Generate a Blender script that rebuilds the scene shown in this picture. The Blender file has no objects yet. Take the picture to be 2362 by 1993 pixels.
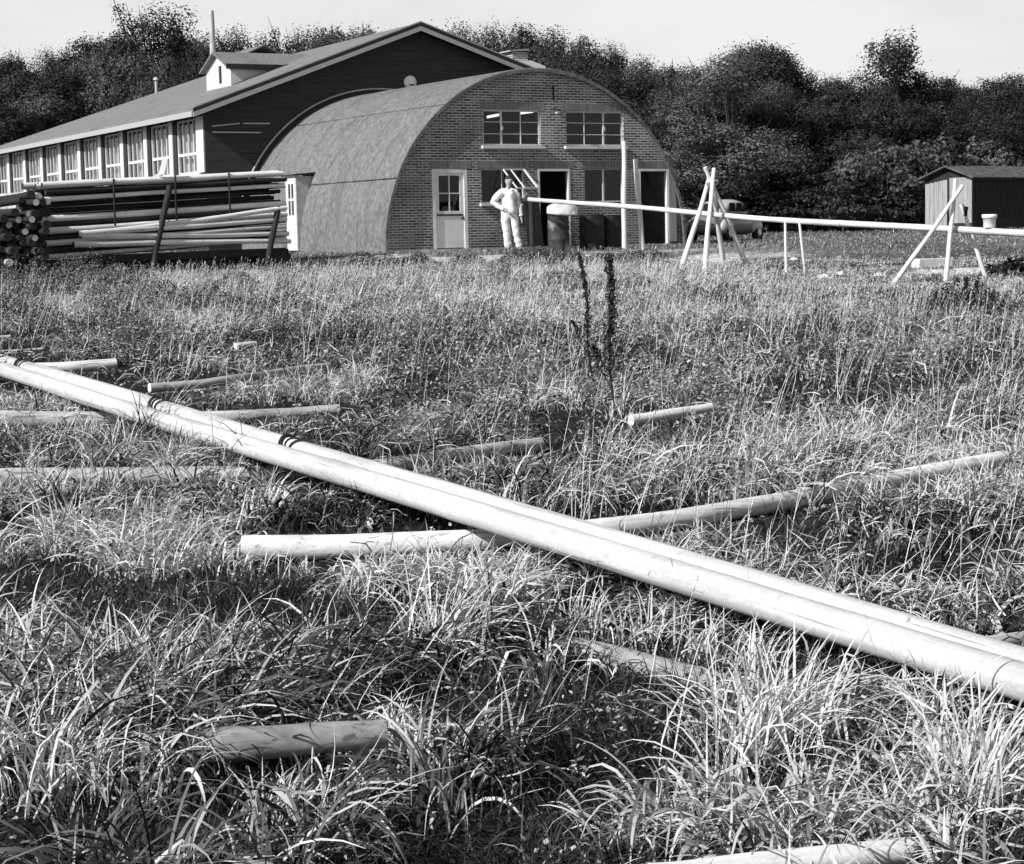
import bpy, bmesh, math, random
import numpy as np
from mathutils import Vector, Matrix, Quaternion
SC = bpy.context.scene
COL = SC.collection
rnd = random.Random(7)
rng = np.random.default_rng(11)
R = math.radians

# ------------------------------------------------------------------ camera
FPX, CX, CY = 4500.0, 1181.0, 996.5
PITCH = math.atan((CY - 545.0) / FPX)
ROLL = R(1.2)
EYE = Vector((0, 0, 1.7))
_F = Vector((0, math.cos(PITCH), -math.sin(PITCH)))
_R0 = Vector((1, 0, 0)); _U0 = Vector((0, math.sin(PITCH), math.cos(PITCH)))
CR = _R0 * math.cos(ROLL) - _U0 * math.sin(ROLL)
CU = _U0 * math.cos(ROLL) + _R0 * math.sin(ROLL)
cd = bpy.data.cameras.new('camera'); cam = bpy.data.objects.new('camera', cd); COL.objects.link(cam)
cd.sensor_width = 36; cd.sensor_fit = 'HORIZONTAL'; cd.lens = 36 * FPX / 2362.0
cd.clip_end = 2000; cd.clip_start = 0.05
M = Matrix.Identity(4)
for i in range(3):
    M[i][0] = CR[i]; M[i][1] = CU[i]; M[i][2] = -_F[i]; M[i][3] = EYE[i]
cam.matrix_world = M
SC.camera = cam

def ray(px, py):
    return _F + CR * ((px - CX) / FPX) + CU * ((CY - py) / FPX)
def at(px, py, Y):
    """a measured point of the photograph at a chosen distance Y in metres"""
    d = ray(px, py); return EYE + d * (Y / d.y)
def on_plane(px, py, o, n):
    d = ray(px, py); return EYE + d * ((o - EYE).dot(n) / d.dot(n))

# ------------------------------------------------------------------ terrain
GY = np.array([-60, 8, 15, 20, 30, 36, 44, 46.8, 52, 75, 100, 150, 260, 700.])
GZ = np.array([0, 0, .08, .25, .56, .74, 1.0, 1.31, 1.35, 1.62, 2.4, 4.0, 6., 8.])
def vnoise(x, y, s, seed=0):
    x = np.asarray(x, float) / s + seed * 17.3; y = np.asarray(y, float) / s + seed * 9.1
    xi = np.floor(x).astype(np.int64); yi = np.floor(y).astype(np.int64)
    fx = x - xi; fy = y - yi
    fx = fx * fx * (3 - 2 * fx); fy = fy * fy * (3 - 2 * fy)
    def h(a, b):
        n = (a * 374761393 + b * 668265263 + seed * 1442695) & 0x7fffffff
        n = ((n ^ (n >> 13)) * 1274126177) & 0x7fffffff
        return ((n ^ (n >> 16)) & 0xffff) / 65535.0
    return (h(xi, yi) * (1 - fx) + h(xi + 1, yi) * fx) * (1 - fy) + (h(xi, yi + 1) * (1 - fx) + h(xi + 1, yi + 1) * fx) * fy
def gz(x, y):
    x = np.asarray(x, float); y = np.asarray(y, float)
    z = (np.interp(y - .7, GY, GZ) + np.interp(y, GY, GZ) + np.interp(y + .7, GY, GZ)) / 3
    damp = np.clip((46.5 - y) / 3, 0, 1)
    return z + ((vnoise(x, y, 2.1, 3) - .5) * .10 + (vnoise(x, y, .7, 4) - .5) * .05) * damp
def g(x, y): return float(gz(np.array([x]), np.array([y]))[0])
def gnd(px, py, y0=5.0, y1=130.0):
    d = ray(px, py); y = y0
    while y < y1:
        p = EYE + d * (y / d.y)
        if p.z <= g(p.x, p.y): return p
        y += .05
    return EYE + d * (y1 / d.y)

# ------------------------------------------------------------------ materials (a black and white photograph: neutral greys)
def mat(name, v, var=0.0, scale=8.0, rough=.8, bump=0.0, stretch=(1, 1, 1), detail=4.0, spec=.2, dark=None, dscale=2.0, damt=.5, metal=0):
    m = bpy.data.materials.new(name); m.use_nodes = True
    nt = m.node_tree; b = nt.nodes['Principled BSDF']
    b.inputs['Roughness'].default_value = rough
    b.inputs['Specular IOR Level'].default_value = spec
    b.inputs['Metallic'].default_value = metal
    b.inputs['Base Color'].default_value = (v, v, v, 1)
    if var > 0 or bump > 0:
        tc = nt.nodes.new('ShaderNodeTexCoord'); mp = nt.nodes.new('ShaderNodeMapping')
        mp.inputs['Scale'].default_value = stretch
        nt.links.new(tc.outputs['Object'], mp.inputs['Vector'])
        n = nt.nodes.new('ShaderNodeTexNoise'); n.inputs['Scale'].default_value = scale; n.inputs['Detail'].default_value = detail
        n.inputs['Roughness'].default_value = .65
        nt.links.new(mp.outputs[0], n.inputs['Vector'])
        cr = nt.nodes.new('ShaderNodeValToRGB')
        lo, hi = max(.005, v * (1 - var)), min(.92, v * (1 + var))
        cr.color_ramp.elements[0].position = .3; cr.color_ramp.elements[0].color = (lo, lo, lo, 1)
        cr.color_ramp.elements[1].position = .7; cr.color_ramp.elements[1].color = (hi, hi, hi, 1)
        nt.links.new(n.outputs['Fac'], cr.inputs[0])
        out = cr.outputs[0]
        if dark is not None:
            n2 = nt.nodes.new('ShaderNodeTexNoise'); n2.inputs['Scale'].default_value = dscale; n2.inputs['Detail'].default_value = 5
            nt.links.new(mp.outputs[0], n2.inputs['Vector'])
            c2 = nt.nodes.new('ShaderNodeValToRGB'); c2.color_ramp.elements[0].position = .5; c2.color_ramp.elements[1].position = .72
            c2.color_ramp.elements[1].color = (damt, damt, damt, 1)
            nt.links.new(n2.outputs['Fac'], c2.inputs[0])
            mx = nt.nodes.new('ShaderNodeMix'); mx.data_type = 'RGBA'
            nt.links.new(c2.outputs[0], mx.inputs[0]); nt.links.new(out, mx.inputs[6]); mx.inputs[7].default_value = (dark, dark, dark, 1)
            out = mx.outputs[2]
        nt.links.new(out, b.inputs['Base Color'])
        if bump > 0:
            bp = nt.nodes.new('ShaderNodeBump'); bp.inputs['Strength'].default_value = bump; bp.inputs['Distance'].default_value = .01
            nt.links.new(n.outputs['Fac'], bp.inputs['Height']); nt.links.new(bp.outputs[0], b.inputs['Normal'])
    return m

def wood_mat(name, v, streak=.25, crack=.5, knots=.6, stain=.4, rough=.8):
    """peeled wood, grain along local x: streaks, drying cracks, knots, grey stains"""
    m = bpy.data.materials.new(name); m.use_nodes = True
    nt = m.node_tree; b = nt.nodes['Principled BSDF']; b.inputs['Roughness'].default_value = rough; b.inputs['Specular IOR Level'].default_value = .2
    tc = nt.nodes.new('ShaderNodeTexCoord')
    def noise(scale, st, detail=5, r_=.6):
        mp = nt.nodes.new('ShaderNodeMapping'); mp.inputs['Scale'].default_value = st; nt.links.new(tc.outputs['Object'], mp.inputs[0])
        n = nt.nodes.new('ShaderNodeTexNoise'); n.inputs['Scale'].default_value = scale; n.inputs['Detail'].default_value = detail; n.inputs['Roughness'].default_value = r_
        nt.links.new(mp.outputs[0], n.inputs['Vector']); return n.outputs['Fac']
    def rng_(s, a, b_, c, d):
        r_ = nt.nodes.new('ShaderNodeMapRange'); r_.inputs[1].default_value = a; r_.inputs[2].default_value = b_; r_.inputs[3].default_value = c; r_.inputs[4].default_value = d; nt.links.new(s, r_.inputs[0]); return r_.outputs[0]
    def mul(a, b_):
        n = nt.nodes.new('ShaderNodeMath'); n.operation = 'MULTIPLY'; nt.links.new(a, n.inputs[0]); nt.links.new(b_, n.inputs[1]); return n.outputs[0]
    f1 = noise(26, (.03, 1, 1)); f2 = noise(2.2, (.5, 1.5, 1.5)); f3 = noise(34, (.012, 1, 1), 2); f4 = noise(60, (.6, 1, 1), 3)
    mp = nt.nodes.new('ShaderNodeMapping'); mp.inputs['Scale'].default_value = (.55, 1, 1); nt.links.new(tc.outputs['Object'], mp.inputs[0])
    vo = nt.nodes.new('ShaderNodeTexVoronoi'); vo.inputs['Scale'].default_value = 7; nt.links.new(mp.outputs[0], vo.inputs['Vector'])
    k = rng_(vo.outputs['Distance'], .10, .17, 1 - knots, 1)
    out = mul(mul(rng_(f1, .3, .7, 1 - streak, 1 + streak), rng_(f2, .42, .68, 1, 1 - stain)), mul(rng_(f3, .63, .67, 1, 1 - crack), mul(k, rng_(f4, .3, .7, .9, 1.1))))
    vv = nt.nodes.new('ShaderNodeValue'); vv.outputs[0].default_value = v
    out = mul(out, vv.outputs[0]); nt.links.new(out, b.inputs['Base Color'])
    bp = nt.nodes.new('ShaderNodeBump'); bp.inputs['Strength'].default_value = .7; bp.inputs['Distance'].default_value = .006
    nt.links.new(out, bp.inputs['Height']); nt.links.new(bp.outputs[0], b.inputs['Normal'])
    return m

def leaf_mat(name, lo, hi, trans=.3, rough=.6, vary=0.0):
    """leaf colour comes from the per-leaf attribute 'tone' (0..1) between two albedos"""
    m = bpy.data.materials.new(name); m.use_nodes = True
    nt = m.node_tree; nt.nodes.clear()
    o = nt.nodes.new('ShaderNodeOutputMaterial')
    a = nt.nodes.new('ShaderNodeAttribute'); a.attribute_name = 'tone'
    cr = nt.nodes.new('ShaderNodeValToRGB')
    cr.color_ramp.elements[0].color = (lo, lo, lo, 1); cr.color_ramp.elements[1].color = (hi, hi, hi, 1)
    nt.links.new(a.outputs['Fac'], cr.inputs[0])
    d = nt.nodes.new('ShaderNodeBsdfDiffuse'); t = nt.nodes.new('ShaderNodeBsdfTranslucent')
    oi = nt.nodes.new('ShaderNodeObjectInfo'); mr = nt.nodes.new('ShaderNodeMapRange'); mr.inputs[3].default_value = 1 - vary; mr.inputs[4].default_value = 1 + vary
    nt.links.new(oi.outputs['Random'], mr.inputs[0]); sc_ = nt.nodes.new('ShaderNodeVectorMath'); sc_.operation = 'SCALE'
    nt.links.new(cr.outputs[0], sc_.inputs[0]); nt.links.new(mr.outputs[0], sc_.inputs['Scale'])
    nt.links.new(sc_.outputs[0], d.inputs[0]); nt.links.new(sc_.outputs[0], t.inputs[0])
    mx = nt.nodes.new('ShaderNodeMixShader'); mx.inputs[0].default_value = trans
    nt.links.new(d.outputs[0], mx.inputs[1]); nt.links.new(t.outputs[0], mx.inputs[2])
    gl = nt.nodes.new('ShaderNodeBsdfGlossy'); gl.inputs['Roughness'].default_value = rough
    gl.inputs[0].default_value = (.5, .5, .5, 1)
    m2 = nt.nodes.new('ShaderNodeMixShader'); m2.inputs[0].default_value = .03
    nt.links.new(mx.outputs[0], m2.inputs[1]); nt.links.new(gl.outputs[0], m2.inputs[2])
    nt.links.new(m2.outputs[0], o.inputs[0])
    return m

def brick_mat():
    m = bpy.data.materials.new('brick'); m.use_nodes = True
    nt = m.node_tree; b = nt.nodes['Principled BSDF']; b.inputs['Roughness'].default_value = .9
    b.inputs['Specular IOR Level'].default_value = .1
    tc = nt.nodes.new('ShaderNodeTexCoord'); sp = nt.nodes.new('ShaderNodeSeparateXYZ'); cb = nt.nodes.new('ShaderNodeCombineXYZ')
    nt.links.new(tc.outputs['Object'], sp.inputs[0]); nt.links.new(sp.outputs[0], cb.inputs[0]); nt.links.new(sp.outputs[2], cb.inputs[1])
    br = nt.nodes.new('ShaderNodeTexBrick'); nt.links.new(cb.outputs[0], br.inputs['Vector'])
    br.inputs['Scale'].default_value = 1.0; br.inputs['Brick Width'].default_value = .215; br.inputs['Row Height'].default_value = .066
    br.inputs['Mortar Size'].default_value = .011; br.inputs['Mortar Smooth'].default_value = .1; br.inputs['Bias'].default_value = -.1
    br.inputs['Color1'].default_value = (.07, .07, .07, 1); br.inputs['Color2'].default_value = (.20, .20, .20, 1); br.inputs['Mortar'].default_value = (.40, .40, .40, 1)
    n = nt.nodes.new('ShaderNodeTexNoise'); n.inputs['Scale'].default_value = .55; n.inputs['Detail'].default_value = 6; n.inputs['Roughness'].default_value = .6
    nt.links.new(cb.outputs[0], n.inputs['Vector'])
    mr = nt.nodes.new('ShaderNodeMapRange'); mr.inputs[1].default_value = .3; mr.inputs[2].default_value = .7; mr.inputs[3].default_value = .6; mr.inputs[4].default_value = 1.5
    nt.links.new(n.outputs[0], mr.inputs[0])
    # the wall is paler towards the top and darker towards the foot
    mr2 = nt.nodes.new('ShaderNodeMapRange'); mr2.inputs[1].default_value = .0; mr2.inputs[2].default_value = 4.6; mr2.inputs[3].default_value = .72; mr2.inputs[4].default_value = 1.25
    nt.links.new(sp.outputs[2], mr2.inputs[0])
    mu = nt.nodes.new('ShaderNodeMath'); mu.operation = 'MULTIPLY'; nt.links.new(mr.outputs[0], mu.inputs[0]); nt.links.new(mr2.outputs[0], mu.inputs[1])
    vm = nt.nodes.new('ShaderNodeVectorMath'); vm.operation = 'SCALE'
    nt.links.new(br.outputs['Color'], vm.inputs[0]); nt.links.new(mu.outputs[0], vm.inputs['Scale'])
    nt.links.new(vm.outputs[0], b.inputs['Base Color'])
    bp = nt.nodes.new('ShaderNodeBump'); bp.inputs['Strength'].default_value = .6; bp.inputs['Distance'].default_value = .008; bp.invert = True
    nt.links.new(br.outputs['Fac'], bp.inputs['Height']); nt.links.new(bp.outputs[0], b.inputs['Normal'])
    return m

def glass_mat(name='window_glass', clear=.8):
    m = bpy.data.materials.new(name); m.use_nodes = True
    nt = m.node_tree; nt.nodes.clear()
    o = nt.nodes.new('ShaderNodeOutputMaterial'); tr = nt.nodes.new('ShaderNodeBsdfTransparent'); gl = nt.nodes.new('ShaderNodeBsdfGlossy')
    tr.inputs[0].default_value = (clear, clear, clear, 1); gl.inputs['Roughness'].default_value = .03
    fr = nt.nodes.new('ShaderNodeFresnel'); fr.inputs[0].default_value = 1.45
    mx = nt.nodes.new('ShaderNodeMixShader')
    nt.links.new(fr.outputs[0], mx.inputs[0]); nt.links.new(tr.outputs[0], mx.inputs[1]); nt.links.new(gl.outputs[0], mx.inputs[2]); nt.links.new(mx.outputs[0], o.inputs[0])
    return m

MT = {
 'pole': mat('peeled_pole', .66, .13, 5, .75, .4, (1, 1, .12), dark=.34, dscale=3, damt=.55),
 'pole_x': mat('peeled_pole_along', .60, .20, 6, .75, .4, (.12, 1, 1), dark=.25, dscale=3, damt=.6),
 'mast': mat('peeled_mast', .55, .10, 7, .8, .6, (.08, 1, 1), detail=7, dark=.40, dscale=9, damt=.5),
 'log': mat('weathered_log', .50, .25, 11, .85, .9, (.12, 1, 1), detail=7, dark=.24, dscale=6, damt=.55),
 'palelog': mat('pale_log', .66, .14, 11, .85, .8, (.12, 1, 1), detail=7, dark=.36, dscale=7, damt=.45),
 'cut': mat('cut_wood', .62, .2, 25, .85),
 'cut_dark': mat('weathered_cut', .035, .4, 20, .9),
 'tarwood': mat('dark_timber', .03, .4, 12, .85, .3),
 'brick': brick_mat(),
 'lintel': mat('lintel_brick', .19, .4, 16, .9, .3, (1, 1, .05)),
 'white': mat('white_paint', .62, .06, 14, .55, dark=.5, dscale=5, damt=.3),
 'doorpaint': mat('weathered_door_paint', .70, .12, 30, .6, dark=.45, dscale=4, damt=.5),
 'trim': mat('white_trim', .36, .05, 9, .6),
 'corr': mat('corrugated_iron', .155, .6, 15, .85, .4, (.55, 2.2, .55), detail=9, dark=.07, dscale=1.5, damt=.6),
 'felt': mat('roofing_felt', .18, .4, 16, .9, .3, detail=8, dark=.10, dscale=1.4, damt=.5),
 'gable': mat('tarred_boards', .042, .6, 7, .8, .3, (.15, 1, 7), dark=.07, dscale=1.5, damt=.4),
 'hallwall': mat('dark_brick_pier', .03, .4, 9, .85, .3),
 'curtain': mat('curtain_cloth', .42, .35, 9, .9, 0, (3, 3, .1)),
 'mast': wood_mat('peeled_mast', .52, .16, .4, .18, .25), 'log': wood_mat('weathered_log', .5, .3, .55, .6, .45), 'dulllog': wood_mat('dull_log', .30, .3, .5, .4, .4), 'palelog': wood_mat('pale_log', .70, .2, .45, .3, .25), 'stackpale': wood_mat('stack_pole_wood', .74, .12, .3, .3, .2), 'pole_x': wood_mat('spar_wood', .60, .15, .3, .45, .25),
 'glass': glass_mat(),
 'inside': mat('dark_interior', .04, .3, 3, .9),
 'steel': mat('painted_steel', .05, .4, 9, .55, metal=0, dark=.34, dscale=2.6, damt=.9),  # pale patches in the colour imitate sunlit spots on the drum
 'pipe': mat('grey_flue', .42, .2, 8, .6, dark=.2, dscale=3, damt=.5),
 'drumdark': mat('dark_drum_steel', .022, .5, 6, .5, dark=.07, dscale=4, damt=.5),
 'dark_shade_pole': mat('dark_shade_wood', .02, .4, 6, .85, .4, (.12, 1, 1), dark=.05, dscale=3, damt=.4),  # near-black colour stands in for the stack's shaded undersides and gaps
 'seam': mat('rusty_seam', .08, .5, 6, .9),
 'cardark': mat('dark_car_paint', .16, .1, 3, .25, spec=.5),
 'cloth': mat('white_cotton', .70, .07, 16, .9, .5),
 'sack': mat('paper_sack', .80, .1, 14, .85, .6),
 'skin': mat('skin', .34, .08, 30, .6),
 'hair': mat('dark_hair', .03, .3, 40, .6),
 'shoe': mat('black_shoe', .02, .2, 20, .4),
 'board': mat('weathered_boards', .30, .35, 5, .9, .3, (6, 6, .25), dark=.2, dscale=2, damt=.6),
 'shedwall': mat('dark_shed_boards', .025, .6, 4, .9, .3, (4, 4, .3)),
 'shedroof': mat('shed_sheet_roof', .09, .7, 4, .8),
 'enamel': mat('enamel', .82, .04, 9, .5),
 'carpaint': mat('pale_car_paint', .42, .06, 3, .25, spec=.5),
 'rubber': mat('rubber', .02, .2, 20, .8),
 'chrome': mat('chrome', .75, 0, 1, .2, metal=1),
 'stone': mat('pale_block', .62, .15, 8, .9, .4),
 'bark': mat('bark', .06, .4, 9, .9, .5, (1, 1, .3)),
 'palebark': mat('pale_bark', .16, .4, 9, .9, .4, (1, 1, 2)),
 'rubbish': mat('dark_brush', .02, .5, 9, .9),
 'concrete': mat('concrete', .42, .3, 9, .9, .3, dark=.2, dscale=1.5, damt=.6),
 'cable': mat('white_cable', .5, .2, 20, .6),
 'hole': mat('black_opening', .012, .2, 9, .9),
}

# ------------------------------------------------------------------ object helpers
def tag(o, label=None, cat=None, group=None, kind=None):
    if label: o['label'] = label
    if cat: o['category'] = cat
    if group: o['group'] = group
    if kind: o['kind'] = kind
    return o
def thing(name, label, cat, loc=(0, 0, 0), rz=0.0, group=None):
    o = bpy.data.objects.new(name, None); COL.objects.link(o); o.empty_display_size = .2
    o.location = loc; o.rotation_euler = (0, 0, rz)
    return tag(o, label, cat, group)

class MB:
    """collects faces, then links them as one mesh object"""
    def __init__(s): s.v = []; s.f = []; s.sm = []; s.mi = []
    def add(s, vs, fs, smooth=False, mi=0):
        b = len(s.v); s.v += [tuple(p) for p in vs]
        for f in fs: s.f.append([b + i for i in f]); s.sm.append(smooth); s.mi.append(mi)
    def box(s, a, b, mi=0):
        (x0, y0, z0), (x1, y1, z1) = a, b
        x0, x1 = min(x0, x1), max(x0, x1); y0, y1 = min(y0, y1), max(y0, y1); z0, z1 = min(z0, z1), max(z0, z1)
        s.add([(x0, y0, z0), (x1, y0, z0), (x1, y1, z0), (x0, y1, z0), (x0, y0, z1), (x1, y0, z1), (x1, y1, z1), (x0, y1, z1)],
              [(0, 3, 2, 1), (4, 5, 6, 7), (0, 1, 5, 4), (1, 2, 6, 5), (2, 3, 7, 6), (3, 0, 4, 7)], False, mi)
    def prism(s, poly, off, mi=0):
        """closed polygon extruded by vector off"""
        n = len(poly); off = Vector(off); P = [Vector(p) for p in poly]
        s.add(P + [p + off for p in P], [list(range(n))[::-1], list(range(n, 2 * n))] + [(i, (i + 1) % n, n + (i + 1) % n, n + i) for i in range(n)], False, mi)
    def tube(s, pts, rad, n=10, cap=True, mi=0, capmi=None, flat=None):
        pts = [Vector(p) for p in pts]; m = len(pts)
        if not hasattr(rad, '__len__'): rad = [rad] * m
        t0 = (pts[1] - pts[0]).normalized()
        ref = Vector((0, 0, 1)) if abs(t0.z) < .9 else Vector((1, 0, 0))
        a = t0.cross(ref).normalized(); vs = []
        for i, p in enumerate(pts):
            t = (pts[min(i + 1, m - 1)] - pts[max(i - 1, 0)]).normalized()
            a = (a - t * a.dot(t)).normalized(); b = t.cross(a)
            for k in range(n):
                th = 2 * math.pi * k / n
                vs.append(p + (a * math.cos(th) + b * math.sin(th)) * rad[i])
        fs = [(i * n + k, i * n + (k + 1) % n, (i + 1) * n + (k + 1) % n, (i + 1) * n + k) for i in range(m - 1) for k in range(n)]
        s.add(vs, fs, True, mi)
        if cap:
            c = mi if capmi is None else capmi
            s.add(vs[:n], [list(range(n))[::-1]], False, c); s.add(vs[-n:], [list(range(n))], False, c)
    def bar(s, a, b, w, h, up=(0, 0, 1), mi=0):
        a = Vector(a); b = Vector(b); t = (b - a).normalized(); up = Vector(up)
        x = t.cross(up).normalized(); u = x.cross(t)
        q = [x * (w / 2) + u * (h / 2), x * (-w / 2) + u * (h / 2), x * (-w / 2) - u * (h / 2), x * (w / 2) - u * (h / 2)]
        s.add([a + k for k in q] + [b + k for k in q], [(3, 2, 1, 0), (4, 5, 6, 7), (0, 1, 5, 4), (1, 2, 6, 5), (2, 3, 7, 6), (3, 0, 4, 7)], False, mi)
    def lathe(s, prof, n=20, c=(0, 0, 0), mi=0):
        vs = []
        for r, z in prof:
            for k in range(n):
                th = 2 * math.pi * k / n
                vs.append((c[0] + r * math.cos(th), c[1] + r * math.sin(th), c[2] + z))
        m = len(prof)
        fs = [(i * n + k, i * n + (k + 1) % n, (i + 1) * n + (k + 1) % n, (i + 1) * n + k) for i in range(m - 1) for k in range(n)]
        s.add(vs, fs, True, mi)
        s.add(vs[:n], [list(range(n))[::-1]], False, mi); s.add(vs[-n:], [list(range(n))], False, mi)
    def ball(s, c, r, nu=14, nv=9, mi=0):
        rx, ry, rz = r if hasattr(r, '__len__') else (r, r, r)
        vs = []
        for j in range(nv + 1):
            ph = math.pi * j / nv
            for k in range(nu):
                th = 2 * math.pi * k / nu
                vs.append((c[0] + rx * math.sin(ph) * math.cos(th), c[1] + ry * math.sin(ph) * math.sin(th), c[2] + rz * math.cos(ph)))
        s.add(vs, [(j * nu + k, (j + 1) * nu + k, (j + 1) * nu + (k + 1) % nu, j * nu + (k + 1) % nu) for j in range(nv) for k in range(nu)], True, mi)
    def build(s, name, m, parent=None, loc=None, bevel=0, weld=True):
        me = bpy.data.meshes.new(name); me.from_pydata(s.v, [], s.f)
        ms = m if isinstance(m, (list, tuple)) else [m]
        for q in ms: me.materials.append(q)
        me.polygons.foreach_set('use_smooth', s.sm); me.polygons.foreach_set('material_index', s.mi)
        me.update()
        o = bpy.data.objects.new(name, me); COL.objects.link(o)
        if parent: o.parent = parent
        if loc is not None: o.location = loc
        if bevel > 0:
            bb = o.modifiers.new('bevel', 'BEVEL'); bb.width = bevel; bb.segments = 2; bb.limit_method = 'ANGLE'
        return o
def part(fn, name, m, parent, bevel=0):
    b = MB(); fn(b); return b.build(name, m, parent, bevel=bevel)
def rec(o): return list(o.children)
def copy_tree(o, parent=None):
    c = o.copy(); COL.objects.link(c)
    if parent: c.parent = parent
    for ch in [x for x in o.children]: copy_tree(ch, c)
    return c

def fast_mesh(name, verts, quads, tone=None, m=None, smooth=False):
    me = bpy.data.meshes.new(name)
    nv, nf = len(verts), len(quads)
    me.vertices.add(nv); me.vertices.foreach_set('co', np.ascontiguousarray(verts, np.float32).ravel())
    me.loops.add(nf * 4); me.loops.foreach_set('vertex_index', np.ascontiguousarray(quads, np.int32).ravel())
    me.polygons.add(nf); me.polygons.foreach_set('loop_start', np.arange(0, nf * 4, 4, dtype=np.int32))
    try: me.polygons.foreach_set('loop_total', np.full(nf, 4, np.int32))
    except Exception: pass
    me.update(calc_edges=True)
    if smooth: me.polygons.foreach_set('use_smooth', np.ones(nf, bool))
    if tone is not None:
        at_ = me.attributes.new('tone', 'FLOAT', 'POINT'); at_.data.foreach_set('value', np.ascontiguousarray(tone, np.float32))
    if m: me.materials.append(m)
    return me

# ------------------------------------------------------------------ light
SUN_EL = R(35); SH = Vector((-.80, -.60)).normalized()
SUN = Vector((SH.x * math.cos(SUN_EL), SH.y * math.cos(SUN_EL), math.sin(SUN_EL)))
sl = bpy.data.lights.new('sun', 'SUN'); sl.energy = 5.0; sl.angle = R(.6); sl.color = (1, .995, .985)
so = bpy.data.objects.new('sun', sl); COL.objects.link(so); so.rotation_euler = SUN.to_track_quat('Z', 'Y').to_euler()
w = bpy.data.worlds.new('World'); SC.world = w; w.use_nodes = True
nt = w.node_tree; bg = nt.nodes['Background']
sky = nt.nodes.new('ShaderNodeTexSky'); sky.sky_type = 'NISHITA'; sky.sun_disc = False
sky.sun_elevation = SUN_EL; sky.sun_rotation = math.atan2(SH.x, SH.y); sky.air_density = 1.0; sky.dust_density = 2.0
bw = nt.nodes.new('ShaderNodeRGBToBW'); nt.links.new(sky.outputs[0], bw.inputs[0])
tc = nt.nodes.new('ShaderNodeTexCoord'); mp = nt.nodes.new('ShaderNodeMapping'); mp.inputs['Scale'].default_value = (1.6, 1.6, 5.0)
mp.inputs['Location'].default_value = (.35, .1, .2)
nt.links.new(tc.outputs['Generated'], mp.inputs[0])
cn = nt.nodes.new('ShaderNodeTexNoise'); cn.inputs['Scale'].default_value = 3.2; cn.inputs['Detail'].default_value = 6; cn.inputs['Roughness'].default_value = .55
nt.links.new(mp.outputs[0], cn.inputs['Vector'])
cr = nt.nodes.new('ShaderNodeValToRGB')
cr.color_ramp.elements[0].position = .30; cr.color_ramp.elements[0].color = (8.0, 8.0, 8.0, 1)
cr.color_ramp.elements[1].position = .56; cr.color_ramp.elements[1].color = (9.2, 9.2, 9.2, 1)
nt.links.new(cn.outputs['Fac'], cr.inputs[0])
mx = nt.nodes.new('ShaderNodeMix'); mx.data_type = 'RGBA'; mx.inputs[0].default_value = .86
nt.links.new(bw.outputs[0], mx.inputs[6]); nt.links.new(cr.outputs[0], mx.inputs[7])
sx_ = nt.nodes.new('ShaderNodeSeparateXYZ'); nt.links.new(tc.outputs['Generated'], sx_.inputs[0])
mh = nt.nodes.new('ShaderNodeMapRange'); mh.interpolation_type = 'SMOOTHSTEP'; mh.inputs[1].default_value = .125; mh.inputs[2].default_value = .215; mh.inputs[3].default_value = .92; mh.inputs[4].default_value = .06
nt.links.new(sx_.outputs[2], mh.inputs[0]); nt.links.new(mh.outputs[0], mx.inputs[0])
nt.links.new(mx.outputs[2], bg.inputs['Color']); bg.inputs['Strength'].default_value = .085
SC.view_settings.view_transform = 'Standard'; SC.view_settings.look = 'None'; SC.view_settings.gamma = 1; SC.view_settings.exposure = .22
try: SC.view_settings.use_curve_mapping = False
except Exception: pass
SC.render.engine = 'CYCLES'; SC.cycles.max_bounces = 6; SC.cycles.transparent_max_bounces = 8; SC.cycles.use_denoising = True
# ------------------------------------------------------------------ nissen hut
HO = Vector((.83, 50.0, 0)); HR = R(30)
hu = Vector((math.cos(HR), math.sin(HR), 0)); hw = Vector((-math.sin(HR), math.cos(HR), 0))
_p = on_plane(984, 575, HO, hw); HG = _p.z; HO.z = HG
def fac(px, py):
    p = on_plane(px, py, HO, hw) - HO; return p.dot(hu), p.z
HRAD = fac(1271, 165)[1]
HCEN = 0.0
hut = thing('nissen_hut', 'corrugated half-round hut with brick end wall, windows and pale door', 'hut', HO, HR)
RAD = HRAD; LEN = 9.0; WT = .24
def frect(x0, y0, x1, y1):
    a = fac((x0 + x1) / 2, y0)[1]; b = fac((x0 + x1) / 2, y1)[1]
    return fac(x0, (y0 + y1) / 2)[0], max(b, 0.0), fac(x1, (y0 + y1) / 2)[0], a
OP = dict(ul=frect(1115, 254, 1247, 336), ur=frect(1306, 254, 1438, 336), door=frect(998, 390, 1079, 575), ll=frect(1111, 390, 1209, 468),
          mid=frect(1242, 389, 1316, 574), lr=frect(1349, 389, 1437, 468), rt=frect(1474, 389, 1543, 570))
OP['ur'] = (OP['ur'][0], OP['ul'][1], OP['ur'][2], OP['ul'][3])
for k in ('door', 'mid', 'rt'): OP[k] = (OP[k][0], 0.0, OP[k][2], OP['door'][3])
for k in ('ll', 'lr'): OP[k] = (OP[k][0], OP['ll'][1], OP[k][2], OP['door'][3])
def arch(x): return math.sqrt(max(0, RAD * RAD - x * x))
xs = set([RAD * math.sin(a) for a in np.linspace(-math.pi / 2, math.pi / 2, 73)])
for o in OP.values(): xs.add(o[0]); xs.add(o[2])
xs = sorted(xs)
b = MB()
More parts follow.
